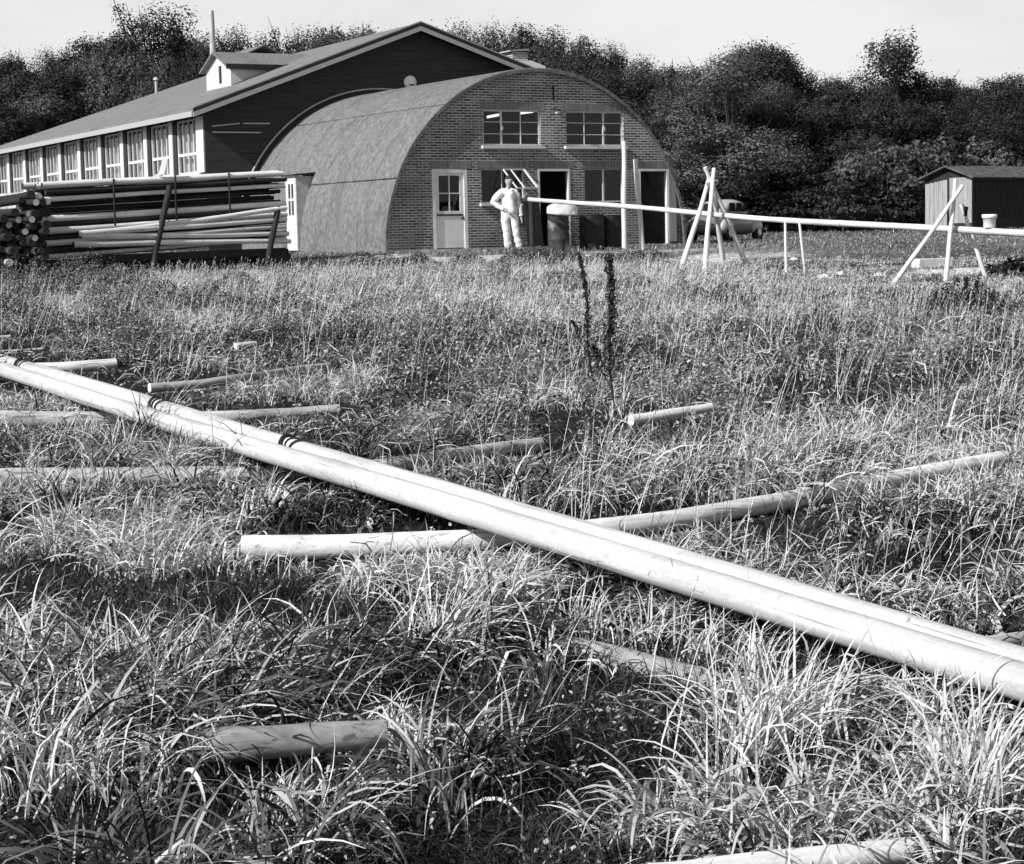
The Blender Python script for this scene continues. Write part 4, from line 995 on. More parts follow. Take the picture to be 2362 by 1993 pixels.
# ------------------------------------------------------------------ shed, tub, block, heap on the right
sc_ = at(2244, 522, 69.0); SG = g(sc_.x, sc_.y)
shd = thing('shed', 'low dark wooden shed with pale boards on its end', 'shed', (sc_.x, sc_.y, SG), R(38))
SW, SLn, SHt, SPk = 2.15, 7.0, 1.92, 2.24          # end wall lies along local +y, length along +x
part(lambda b: b.prism([(.0, 0, -.3), (.0, SW, -.3), (.0, SW, SHt), (.0, SW / 2, SPk), (0, 0, SHt)], (.08, 0, 0)), 'end_wall', MT['shedwall'], shd)
part(lambda b: (b.box((.081, 0, -.3), (SLn, .08, SHt - .02)), b.box((.081, SW - .08, -.3), (SLn, SW, SHt - .02)), b.box((SLn, 0, -.3), (SLn + .08, SW, SHt))), 'side_wall', MT['shedwall'], shd)
part(lambda b: [b.box((-.035, .03 + q * .198, .28), (-.002, .22 + q * .198, 1.88 + .01 * (q % 2))) for q in range(5)], 'door', MT['board'], shd)
part(lambda b: [b.box((-.03, 1.12 + q * .2, -.05), (-.002, 1.31 + q * .2, 1.82 - .03 * q)) for q in range(5)], 'end_boards', MT['board'], shd)
part(lambda b: b.box((-.05, 1.02, -.05), (-.003, 1.115, 1.0)), 'dark_gap', MT['hole'], shd)
def sroof(b):
    for s in (-1, 1):
        ye = SW / 2 + s * (SW / 2 + .2); ze = SHt - .09
        P = [(-.25, SW / 2, SPk + .03), (SLn + .3, SW / 2, SPk + .03), (SLn + .3, ye, ze), (-.25, ye, ze)]
        b.add(P + [(x, y, z + .05) for x, y, z in P], [(0, 1, 2, 3), (4, 7, 6, 5), (2, 3, 7, 6), (0, 3, 7, 4), (1, 2, 6, 5)])
part(sroof, 'roof', MT['shedroof'], shd)
part(lambda b: b.box((1.2, -.03, -.1), (6.6, -.002, .46)), 'skirt_board', MT['tarwood'], shd)
# dark low wall / ditch board running in front of the shed and trees
tb = at(2299, 523, 33.9); zs_ = zat(2299)
mb = MB(); mb.lathe([(.09, .0), (.105, .02), (.112, .17), (.132, .175), (.135, .235), (.10, .24)], 20); o = mb.build('tub', MT['enamel'], None, (zs_.x, zs_.y, zs_.z + .062)); tag(o, 'white enamel tub balanced on the spar at the right', 'tub')
bp = gnd(2150, 614); mb = MB(); mb.box((-.42, -.14, -.05), (.42, .14, .16)); o = mb.build('timber_block', MT['stone'], None, (bp.x, bp.y, g(bp.x, bp.y)), .012); o.rotation_euler = (0, .0, R(24)); tag(o, 'squared pale block lying on the ground under the right trestle', 'block')
hp = gnd(2340, 636); mb = MB(); r3 = random.Random(9)
for k in range(70):
    a_, rr_ = r3.random() * 6.28, .38 * r3.random() ** .6; z_ = .34 * (1 - rr_ / .45) * r3.random()
    p = Vector((rr_ * math.cos(a_) * 1.5, rr_ * math.sin(a_), z_ + .03)); d = Vector((r3.uniform(-1, 1), r3.uniform(-1, 1), r3.uniform(-.3, .5))) * .22
    mb.tube([p - d, p + Vector((0, 0, .04)), p + d], [.012, .03, .012], 6)
o = mb.build('brush_heap', MT['rubbish'], None, (hp.x, hp.y, g(hp.x, hp.y))); tag(o, 'heap of black brushwood on pale sand at the right edge', 'heap')
for k, (px, py, lb) in enumerate(((2092, 642, 'small pale stone on the grass left of the right trestle'), (1900, 640, 'flat pale stone lying left of the leaning trestle leg'), (1938, 634, 'smaller pale stone beside the flat one before the trees'), (2030, 636, 'pale stone close to the foot of the leaning trestle leg'), (1832, 600, 'pale stone in the turf beside the thin posts'))):
    p = gnd(px, py); mb = MB(); mb.ball((0, 0, .0), (.10 + .04 * (k % 2), .08, .06), 10, 7)
    for i, v in enumerate(mb.v): nn = 1 + .25 * math.sin(i * 2.3 + k); mb.v[i] = (v[0] * nn, v[1] * nn, v[2] * nn)
    tag(mb.build('stone', MT['stone'], None, p), lb, 'stone')
# ------------------------------------------------------------------ ground
gx_ = np.unique(np.concatenate([np.linspace(-400, -30, 26), np.arange(-30, 34, .4), np.linspace(34, 400, 26)]))
gy_ = np.unique(np.concatenate([np.linspace(-60, 2, 8), np.arange(2, 52, .3), np.arange(52, 110, 1.0), np.linspace(110, 700, 30)]))
XX, YY = np.meshgrid(gx_, gy_, indexing='ij'); ZZ = gz(XX.ravel(), YY.ravel()).reshape(XX.shape)
def soil_tone(x, y):
    t = .018 + .02 * vnoise(x, y, 1.7, 21)
    turf = np.clip((y - 43.5) / 2.5, 0, 1)
    t = t + turf * (.10 * vnoise(x, y, 1.3, 22) + .10 * vnoise(x, y, 4.0, 23))
    for p, rx, ry, v in SANDP:
        d = ((x - p.x) / rx) ** 2 + ((y - p.y) / ry) ** 2 + (vnoise(x, y, .6, 24) - .5) * .9
        t = np.where(d < 1, np.maximum(t, v * np.clip((1 - d) * 3, 0, 1)), t)
    return t
SAND = [(1620, 600, 1.0, 1.1, .5), (1740, 590, 1.2, .7, .35), (2270, 622, 1.6, 1.2, .6), (2150, 632, 1.0, 1.0, .4), (2150, 612, .9, .6, .25), (1520, 578, 2.0, .6, .3), (1760, 530, 2.5, 4, .22), (1150, 596, 2.2, .7, .42), (1340, 592, 1.2, .5, .35), (880, 592, 1.2, .6, .38)]
SANDP = [(gnd(px, py), rx, ry, v) for px, py, rx, ry, v in SAND]
TT = soil_tone(XX.ravel(), YY.ravel())
ny = len(gy_); I, J = np.meshgrid(np.arange(len(gx_) - 1), np.arange(ny - 1), indexing='ij'); K = (I * ny + J).ravel()
soil = bpy.data.materials.new('soil'); soil.use_nodes = True; nt = soil.node_tree; b_ = nt.nodes['Principled BSDF']; b_.inputs['Roughness'].default_value = .95; b_.inputs['Specular IOR Level'].default_value = .05
a_ = nt.nodes.new('ShaderNodeAttribute'); a_.attribute_name = 'tone'; n_ = nt.nodes.new('ShaderNodeTexNoise'); n_.inputs['Scale'].default_value = 6; n_.inputs['Detail'].default_value = 8
tc = nt.nodes.new('ShaderNodeTexCoord'); nt.links.new(tc.outputs['Object'], n_.inputs['Vector'])
mr = nt.nodes.new('ShaderNodeMapRange'); mr.inputs[1].default_value = .3; mr.inputs[2].default_value = .7; mr.inputs[3].default_value = .5; mr.inputs[4].default_value = 1.5; nt.links.new(n_.outputs[0], mr.inputs[0])
mu = nt.nodes.new('ShaderNodeMath'); mu.operation = 'MULTIPLY'; nt.links.new(a_.outputs['Fac'], mu.inputs[0]); nt.links.new(mr.outputs[0], mu.inputs[1]); nt.links.new(mu.outputs[0], b_.inputs['Base Color'])
go = bpy.data.objects.new('ground', fast_mesh('ground', np.stack([XX, YY, ZZ], -1).reshape(-1, 3), np.stack([K, K + ny, K + ny + 1, K + 1], -1), TT, soil, True)); COL.objects.link(go); tag(go, kind='structure')

# ------------------------------------------------------------------ grass
GM = leaf_mat('dry_grass', .015, .62, .15); WM = leaf_mat('weed_leaf', .012, .54, .2)
def blade_arrays(root, az, L, lean, curl, W, tone, seg=4, twist=None, kink=None):
    N = len(L); t = np.linspace(0, 1, seg + 1)
    phi = lean[:, None] + curl[:, None] * t[None, :] ** 1.3
    if kink is not None: phi = phi + kink[:, None] * (t[None, :] > .55)
    ds = (L / seg)[:, None]
    pm_ = (phi[:, :-1] + phi[:, 1:]) / 2
    h = np.concatenate([np.zeros((N, 1)), np.cumsum(np.sin(pm_) * ds, 1)], 1); z = np.concatenate([np.zeros((N, 1)), np.cumsum(np.cos(pm_) * ds, 1)], 1)
    dx, dy = np.cos(az)[:, None], np.sin(az)[:, None]
    cx = root[:, 0:1] + h * dx; cy = root[:, 1:2] + h * dy; cz = root[:, 2:3] + z
    tw = (rng.uniform(-.9, .9, N) if twist is None else twist)[:, None]
    wx = -dy * np.cos(tw); wy = dx * np.cos(tw); wz = np.sin(tw) * np.ones_like(h)
    ww = (W[:, None] * .5) * (1 - t[None, :] ** 2.2 * .93) * np.where(t[None, :] < .05, .6, 1)
    c = np.stack([cx, cy, cz], -1); s = np.stack([wx * ww, wy * ww, wz * ww], -1)
    V = np.stack([c - s, c + s], 2).reshape(-1, 3)
    base = (np.arange(N) * (seg + 1) * 2)[:, None]; k = (np.arange(seg) * 2)[None, :]
    q = np.stack([base + k, base + k + 1, base + k + 3, base + k + 2], -1).reshape(-1, 4)
    T = np.repeat(tone, (seg + 1) * 2)
    return V, q, T
# keep the view of a lying log open by cutting the grass low
def sight_limit(x, y):
    """largest height a blade may have so that the logs still show over it"""
    lim = np.full(len(x), 9.0); ang = x / y
    for pts, dz, ex in CLEAR:
        P = np.array([(p.x, p.y, p.z) for p in pts]); pa = P[:, 0] / P[:, 1]; o_ = np.argsort(pa); pa = pa[o_]; py = P[o_, 1]; pz = P[o_, 2] - dz
        inside = (ang > pa[0] - .010) & (ang < pa[-1] + .010); ly = np.interp(ang, pa, py); lz = np.interp(ang, pa, pz)
        near = inside & (y < ly + .05) & (y > ly - 4.5)
        zl = 1.7 + (lz - 1.7) * y / ly - gz(x, y)
        lim = np.where(near, np.minimum(lim, np.maximum(zl + ex, .025)), lim)
    tl_ = math.tan(SUN_EL)            # grass on the sunny side is cut low so sunlight reaches the logs
    for P in SUNNY:
        a_, b_ = P[0], P[-1]; dx_, dy_ = b_.x - a_.x, b_.y - a_.y; nx, ny_ = -dy_, dx_; den = -SH.x * nx - SH.y * ny_
        t_ = ((a_.x - x) * nx + (a_.y - y) * ny_) / den; hx, hy = x - SH.x * t_, y - SH.y * t_
        u_ = ((hx - a_.x) * dx_ + (hy - a_.y) * dy_) / (dx_ * dx_ + dy_ * dy_)
        zc = np.interp(u_, np.linspace(0, 1, len(P)), [p.z for p in P])
        lim = np.where((t_ > -.02) & (t_ < .9) & (u_ > 0) & (u_ < 1), np.minimum(lim, np.maximum(zc - .01 + t_ * tl_ - gz(x, y), .025)), lim)
    return lim
def hfac(x, y):
    a = x / y
    return np.interp(y, [28, 31, 44], [1, 0, 0]) * 1.0 + (1 - np.interp(y, [28, 31, 44], [1, 0, 0])) * np.interp(a, [.09, .15], [1, .38]) * np.interp(y, [37, 41, 44.4, 44.6], [1, .6, .6, 2.6]) / np.where(y > 44.5, np.interp(a, [.09, .15], [1, .38]), 1)
def sample_band(y0, y1, n, xm=1.12):
    """points spread evenly over the visible wedge of meadow"""
    y = np.sqrt(rng.uniform(y0 * y0, y1 * y1, n)); x = rng.uniform(-1, 1, n) * .2625 * xm * y + .0 ; return x, y
VV, QQ, TTn = [], [], []
nvert = 0
def push(V, q, T):
    global nvert
    VV.append(V); QQ.append(q + nvert); TTn.append(T); nvert += len(V)
WIND = R(25)
# dark spots: thinned grass, and shade put into the undergrowth colour, sand patches stay bare
SHADE_SPOTS = [(gnd(px, py), rx, ry) for px, py, rx, ry in ((1500, 1140, .7, .9), (1640, 1200, .6, .7), (1800, 1235, .6, .7), (1960, 1280, .6, .7), (2120, 1330, .55, .7), (2280, 1300, .6, 1.0), (2300, 1400, .5, .5), (1380, 1090, .5, .8), (860, 1185, .55, .75), (720, 1150, .35, .5), (980, 1225, .35, .4),
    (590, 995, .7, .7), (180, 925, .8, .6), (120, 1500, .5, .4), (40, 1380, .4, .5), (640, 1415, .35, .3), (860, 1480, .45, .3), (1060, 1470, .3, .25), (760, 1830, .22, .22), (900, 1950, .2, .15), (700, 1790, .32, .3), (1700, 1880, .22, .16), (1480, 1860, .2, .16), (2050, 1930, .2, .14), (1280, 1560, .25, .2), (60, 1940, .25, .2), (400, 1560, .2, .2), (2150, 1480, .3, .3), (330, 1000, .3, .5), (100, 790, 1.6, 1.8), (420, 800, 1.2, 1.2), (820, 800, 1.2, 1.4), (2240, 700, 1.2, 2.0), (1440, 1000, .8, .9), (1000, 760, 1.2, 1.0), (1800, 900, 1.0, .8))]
def shade_spot(x, y):
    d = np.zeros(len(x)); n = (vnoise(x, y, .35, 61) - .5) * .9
    for p, rx, ry in SHADE_SPOTS: d = np.maximum(d, np.clip((1.15 - ((x - p.x) / rx) ** 2 - ((y - p.y) / ry) ** 2 + n) * 2.2, 0, 1))
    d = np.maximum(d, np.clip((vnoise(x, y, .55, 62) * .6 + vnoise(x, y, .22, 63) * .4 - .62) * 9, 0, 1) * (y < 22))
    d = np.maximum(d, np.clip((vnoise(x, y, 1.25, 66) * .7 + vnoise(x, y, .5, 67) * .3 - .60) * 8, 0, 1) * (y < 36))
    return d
def sandy(x, y):
    t = np.zeros(len(x))
    for p, rx, ry, v in SANDP:
        t = np.maximum(t, (((x - p.x) / rx) ** 2 + ((y - p.y) / ry) ** 2 + (vnoise(x, y, .5, 24) - .5) * .8 < 1) * 1.0)
    return t
def wild(x, y):      # where dark leafy weeds take over from pale dry grass
    b_ = np.interp(y, [5, 11, 15, 24, 29, 44], [.0, .04, .12, .17, -.16, -.24])
    return np.clip((vnoise(x, y, 2.6, 31) * .6 + vnoise(x, y, .9, 32) * .4 - .46 + b_) * 5, 0, 1)
def tufts(y0, y1, ntuft, per, Lr, Wr, seg, spread, frac_over=.03, th=.25, curlr=(.7, 2.8)):
    x, y = sample_band(y0, y1, int(ntuft * 3.4)); d = vnoise(x, y, 1.1, 33) * .55 + vnoise(x, y, .45, 34) * .45
    keep = (d > th + .20 + .12 * rng.random(len(x))) & (rng.random(len(x)) > shade_spot(x, y) * np.where(y < 9, .72, .9)) & (rng.random(len(x)) > sandy(x, y) * .9); x, y = x[keep][:ntuft], y[keep][:ntuft]; nt_ = len(x)
    taz = WIND + rng.normal(0, 1.5, nt_) + (vnoise(x, y, 2.0, 35) - .5) * 3.5; tl = rng.uniform(*Lr, nt_) * hfac(x, y) * (.38 + 1.0 * vnoise(x, y, 1.25, 36)); wd_ = wild(x, y)
    tt = .62 + .38 * rng.random(nt_); tt = np.where(rng.random(nt_) < .16 + wd_ * .5, .0 + .10 * rng.random(nt_), tt)
    n = rng.integers(int(per * .5), int(per * 1.5), nt_); idx = np.repeat(np.arange(nt_), n); N = len(idx)
    r_ = np.abs(rng.normal(0, spread, N)); a_ = rng.uniform(0, 2 * np.pi, N)
    bx = x[idx] + r_ * np.cos(a_); by = y[idx] + r_ * np.sin(a_)
    L = tl[idx] * rng.uniform(.4, 1.2, N); az = np.where(rng.random(N) < .55, taz[idx] + rng.normal(0, .6, N), a_)
    lean = np.abs(rng.normal(.32, .28, N)); curl = rng.uniform(*curlr, N)
    lim = sight_limit(bx, by); ov = rng.random(N) < frac_over
    hm = L * .6
    fl = (hm > lim) & ~ov; sc = np.where(fl, np.clip(lim / np.maximum(hm, .01), .05, 1), 1)
    curl = np.where(fl & (sc < .5), curl + .7, curl); lean = np.where(fl & (sc < .5), lean + .55, lean); L = L * np.maximum(sc, .12) ** .9
    keep = ~(fl & (lim < .06) & (rng.random(N) < .8))
    root = np.stack([bx, by, gz(bx, by) - .01], -1)
    tone = np.clip(tt[idx] + rng.normal(0, .12, N), 0, 1)
    W = rng.uniform(*Wr, N) * np.where(rng.random(N) < .15, 1.7, 1)
    kink = np.where(rng.random(N) < .35, rng.uniform(.5, 2.0, N), 0)
    k = keep & (by > 3.2)
    push(*blade_arrays(root[k], az[k], L[k], lean[k], curl[k], W[k], tone[k], seg, None, kink[k]))
tufts(4.3, 9.5, 900, 46, (.22, .48), (.005, .0145), 7, .075, curlr=(1.0, 3.2))
tufts(9.5, 15.5, 2000, 30, (.26, .54), (.007, .0135), 5, .065)
tufts(15.5, 26, 4000, 18, (.26, .56), (.007, .012), 4, .09)
tufts(26, 44.2, 7500, 14, (.22, .5), (.009, .015), 3, .11, .06, .06)
# loose fallen straw lying every way on top of the mat
def straw(y0, y1, n, Lr, Wr):
    x, y = sample_band(y0, y1, n); k = (rng.random(n) > shade_spot(x, y) * .9) & (vnoise(x, y, 1.1, 33) * .55 + vnoise(x, y, .45, 34) * .45 > .47); x, y = x[k], y[k]; n = len(x)
    lim = sight_limit(x, y); z = np.minimum(.05 + .22 * rng.random(n) * vnoise(x, y, .5, 71), np.maximum(lim - .05, .01))
    tone = np.clip(rng.normal(.82, .18, n), .1, 1); k = lim > .08
    root = np.stack([x, y, gz(x, y) + z], -1)
    push(*blade_arrays(root[k], rng.uniform(0, 6.28, k.sum()), rng.uniform(*Lr, k.sum()), rng.normal(1.25, .35, k.sum()), rng.uniform(-.7, 1.4, k.sum()), rng.uniform(*Wr, k.sum()), tone[k], 5, None, np.where(rng.random(k.sum()) < .4, rng.uniform(-1.4, 1.4, k.sum()), 0)))
straw(4.5, 9.5, 6500, (.10, .36), (.004, .011)); straw(9.5, 16, 13000, (.10, .34), (.005, .011)); straw(16, 28, 13000, (.14, .36), (.008, .013))
# short undergrowth between the tufts, shade painted into its near-black colour
def under(y0, y1, n, Lr, Wr, seg, flat=.5, lo=.0, hi=.10):
    x, y = sample_band(y0, y1, n); k = rng.random(n) > np.maximum(sandy(x, y) * .92, shade_spot(x, y) * .2); x, y = x[k], y[k]; n = len(x); L = rng.uniform(*Lr, n) * hfac(x, y); lim = sight_limit(x, y); L = np.where(L * .6 > lim, np.maximum(lim * 1.3, .025), L)
    w_ = wild(x, y); tone = np.clip((lo + (hi - lo) * rng.random(n)) * (1 - .6 * w_) * (1 - .8 * shade_spot(x, y)) + .5 * (rng.random(n) < .06), .0, 1)  # colour is darkened further inside the painted shade spots
    push(*blade_arrays(np.stack([x, y, gz(x, y)], -1), rng.uniform(0, 6.28, n), L, np.abs(rng.normal(flat, .35, n)), rng.uniform(.1, 1.8, n), rng.uniform(*Wr, n), tone, seg))
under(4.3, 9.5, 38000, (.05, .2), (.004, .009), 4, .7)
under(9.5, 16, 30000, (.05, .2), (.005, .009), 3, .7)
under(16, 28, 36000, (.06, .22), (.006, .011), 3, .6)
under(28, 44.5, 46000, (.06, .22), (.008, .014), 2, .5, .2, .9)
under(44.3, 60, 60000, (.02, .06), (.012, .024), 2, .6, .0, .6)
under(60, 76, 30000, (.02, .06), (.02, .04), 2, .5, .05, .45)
# tall thin flowering stems
def stems(y0, y1, n, Lr, th, xr=None, over=.3, wid=.0036):
    x, y = sample_band(y0, y1, n)
    if xr is not None: x = rng.uniform(*xr, n) * y
    d = vnoise(x, y, 1.4, 41); k = d > th; x, y = x[k], y[k]; n = len(x)
    L = rng.uniform(*Lr, n) * hfac(x, y); lim = sight_limit(x, y); k = (L * .9 < lim) | (rng.random(n) < over); x, y, L = x[k], y[k], L[k]; n = len(x)
    az = WIND + rng.normal(0, .6, n); lean = np.abs(rng.normal(.34, .16, n)); curl = rng.uniform(0, .5, n)
    root = np.stack([x, y, gz(x, y)], -1); tone = np.clip(rng.normal(.78, .2, n), .1, 1); tw = rng.uniform(-.4, .4, n)
    V, q, T = blade_arrays(root, az, L, lean, curl, np.full(n, wid) + .0001 * y, tone, 5, tw); push(V, q, T)
    tip = V.reshape(n, 6, 2, 3).mean(2)
    for rep in range(8):       # the seed head
        f = rng.random(n)[:, None]; r0 = tip[:, 3] * (1 - f) + tip[:, 5] * f
        push(*blade_arrays(r0, rng.uniform(0, 6.28, n), rng.uniform(.02, .05, n), rng.uniform(.2, .9, n), rng.uniform(0, .6, n), np.full(n, .005) + .0002 * y, tone, 2))
stems(6.0, 13, 260, (.35, .7), .38, None, .12)
stems(8.6, 13.0, 420, (.3, .7), .1, (.0, .27), .16)
stems(13, 26, 1700, (.4, .8), .40, None, .05)
stems(26, 43.5, 6500, (.3, .7), .36, None, .3)
def tuft_at(px, py, n, rad, Lr, tone, over=True):
    p = gnd(px, py); a = rng.uniform(0, 6.28, n); r_ = np.abs(rng.normal(0, rad, n)); x = p.x + r_ * np.cos(a); y = p.y + r_ * np.sin(a)
    push(*blade_arrays(np.stack([x, y, gz(x, y)], -1), R(40) + rng.normal(0, 1.1, n), rng.uniform(*Lr, n), np.abs(rng.normal(.35, .2, n)), rng.uniform(.4, 2.2, n), rng.uniform(.005, .012, n), np.clip(rng.normal(tone, .14, n), .0, 1), 6, None, np.where(rng.random(n) < .3, rng.uniform(.4, 1.4, n), 0)))
tuft_at(335, 1035, 110, .12, (.35, .6), .08); tuft_at(372, 1015, 30, .08, (.4, .7), .7); tuft_at(150, 960, 30, .12, (.25, .45), .2)
tuft_at(1010, 1560, 140, .10, (.4, .62), .9); tuft_at(455, 1785, 90, .08, (.14, .3), .8); tuft_at(905, 1765, 90, .07, (.14, .32), .85); tuft_at(640, 1930, 120, .08, (.12, .26), .9); tuft_at(560, 1330, 60, .09, (.12, .26), .8); tuft_at(700, 1335, 40, .09, (.10, .2), .8); tuft_at(1330, 1475, 70, .08, (.2, .34), .85); tuft_at(1480, 1510, 80, .1, (.2, .36), .85); tuft_at(1620, 1545, 80, .1, (.2, .36), .8); tuft_at(1740, 1580, 60, .09, (.2, .34), .9); tuft_at(2270, 1900, 110, .09, (.4, .6), .85); tuft_at(1750, 1790, 150, .12, (.4, .6), .9); tuft_at(300, 1650, 160, .13, (.3, .5), .92); tuft_at(850, 1390, 90, .1, (.25, .4), .9); tuft_at(120, 1850, 110, .1, (.3, .5), .85)
gobj = bpy.data.objects.new('meadow_grass', fast_mesh('meadow_grass', np.concatenate(VV), np.concatenate(QQ), np.concatenate(TTn), GM)); COL.objects.link(gobj)
tag(gobj, 'tangled dry meadow grass covering the field', 'grass', kind='stuff')

# leafy weeds: small leaves scattered through the height of the sward
def leaves(x, y, h, size, tone, flat=.7):
    N = len(x); c = np.stack([x, y, gz(x, y) + h], -1)
    n_ = rng.normal(0, 1, (N, 3)); n_[:, 2] = np.abs(n_[:, 2]) + flat; n_ /= np.linalg.norm(n_, axis=1, keepdims=True)
    a = np.cross(n_, rng.normal(0, 1, (N, 3))); a /= np.linalg.norm(a, axis=1, keepdims=True); b = np.cross(n_, a)
    s = size[:, None]; asp = rng.uniform(.3, .7, N)[:, None]
    V = np.stack([c - a * s, c + b * s * asp - n_ * s * .12, c + a * s, c - b * s * asp - n_ * s * .12], 1).reshape(-1, 3)
    return V, np.arange(N * 4).reshape(-1, 4), np.repeat(tone, 4)
LV, LQ, LT = [], [], []; lv = 0
def weeds(y0, y1, n, hmax, sz, dens):
    global lv
    x, y = sample_band(y0, y1, n); d = wild(x, y); k = (rng.random(n) < dens + (1 - dens) * d) & (rng.random(n) > np.maximum(shade_spot(x, y) * .8, sandy(x, y))); x, y, d = x[k], y[k], d[k]; N = len(x)
    # gather the leaves into sprigs
    cell = .16; cx = np.floor(x / cell) ; cy = np.floor(y / cell); hh = np.abs(np.sin(cx * 12.9898 + cy * 78.233) * 43758.5453) % 1
    k = hh > .38; x, y, d, hh = x[k], y[k], d[k], hh[k]; N = len(x)
    h = hfac(x, y) * hmax * (.2 + .8 * hh) * rng.random(N) ** .6 * (.5 + .5 * d); lim = sight_limit(x, y); h = np.minimum(h, np.maximum(lim - .01, .012))
    tone = np.where(hh * .6 + .4 * rng.random(N) < .30 + .42 * d, .10 * rng.random(N), .35 + .65 * rng.random(N))
    V, q, T = leaves(x, y, h, rng.uniform(*sz, N), tone); LV.append(V); LQ.append(q + lv); LT.append(T); lv += len(V)
weeds(4.3, 10, 40000, .14, (.006, .017), .3); weeds(10, 17, 90000, .32, (.008, .021), .2); weeds(17, 28, 130000, .40, (.011, .027), .35); weeds(28, 44.3, 120000, .36, (.014, .034), .3); weeds(44.5, 62, 30000, .08, (.02, .04), .2)
def mound(px, py, rx, ry, h, n, lo, hi, sz):
    global lv
    p = gnd(px, py); a = rng.uniform(0, 6.28, n); r_ = np.sqrt(rng.random(n)); x = p.x + rx * r_ * np.cos(a); y = p.y + ry * r_ * np.sin(a)
    top = h * (1 - r_ ** 2) ** .5 * (.45 + .9 * vnoise(x, y, .28, 81)); hh_ = np.minimum(top * rng.random(n) ** .45, np.maximum(sight_limit(x, y), .02))
    V, q, T = leaves(x, y, hh_, rng.uniform(*sz, n), lo + (hi - lo) * rng.random(n) ** 2); LV.append(V); LQ.append(q + lv); LT.append(T); lv += len(V)
for (px, py, rx, ry, h, n, lo, hi) in ((60, 690, 1.1, 1.2, .75, 5000, 0, .5), (190, 680, .9, 1.0, .85, 5000, 0, .6), (300, 730, .9, 1.2, .8, 5000, .0, .6), (20, 760, .8, 1.0, .6, 3500, 0, .25), (240, 800, .7, .9, .55, 3500, 0, .4), (350, 830, .5, .7, .6, 2600, 0, .7), (470, 720, .6, .8, .5, 2200, 0, .6), (620, 730, .8, .8, .45, 2400, 0, .5),
        (2190, 745, .45, .6, .5, 2200, 0, .3), (2262, 740, .45, .6, .55, 2400, 0, .2), (2330, 760, .5, .7, .45, 2000, 0, .5), (1850, 1030, .5, .4, .42, 2600, 0, .6), (1050, 830, .7, .7, .4, 2600, 0, .5), (760, 830, .6, .7, .42, 2600, 0, .5), (2000, 900, .6, .6, .42, 2600, 0, .6)):
    mound(px, py, rx, ry, h, n, lo, hi, (.012, .03) if py < 800 else (.010, .024))
for k in range(95):
    mx_ = rnd.uniform(-40, 2400); my_ = 640 + 400 * rnd.random() ** 1.3
    if (mx_ > 1800 and my_ < 730) or (mx_ > 1480 and my_ < 665) or (mx_ < 800 and 860 < my_): continue
    mound(mx_, my_, rnd.uniform(.25, .6), rnd.uniform(.25, .5), rnd.uniform(.22, .5), 1700, *rnd.choice(((0, .4), (.2, 1), (.3, 1))), (.010, .026))
for k in range(26):
    mound(rnd.uniform(420, 1500), rnd.uniform(592, 625), rnd.uniform(.3, .8), rnd.uniform(.25, .5), rnd.uniform(.15, .38), 900, 0, .55, (.014, .034))
wo = bpy.data.objects.new('weeds', fast_mesh('weeds', np.concatenate(LV), np.concatenate(LQ), np.concatenate(LT), WM)); COL.objects.link(wo)
tag(wo, 'small-leaved weeds growing through the meadow grass', 'weeds', kind='stuff')

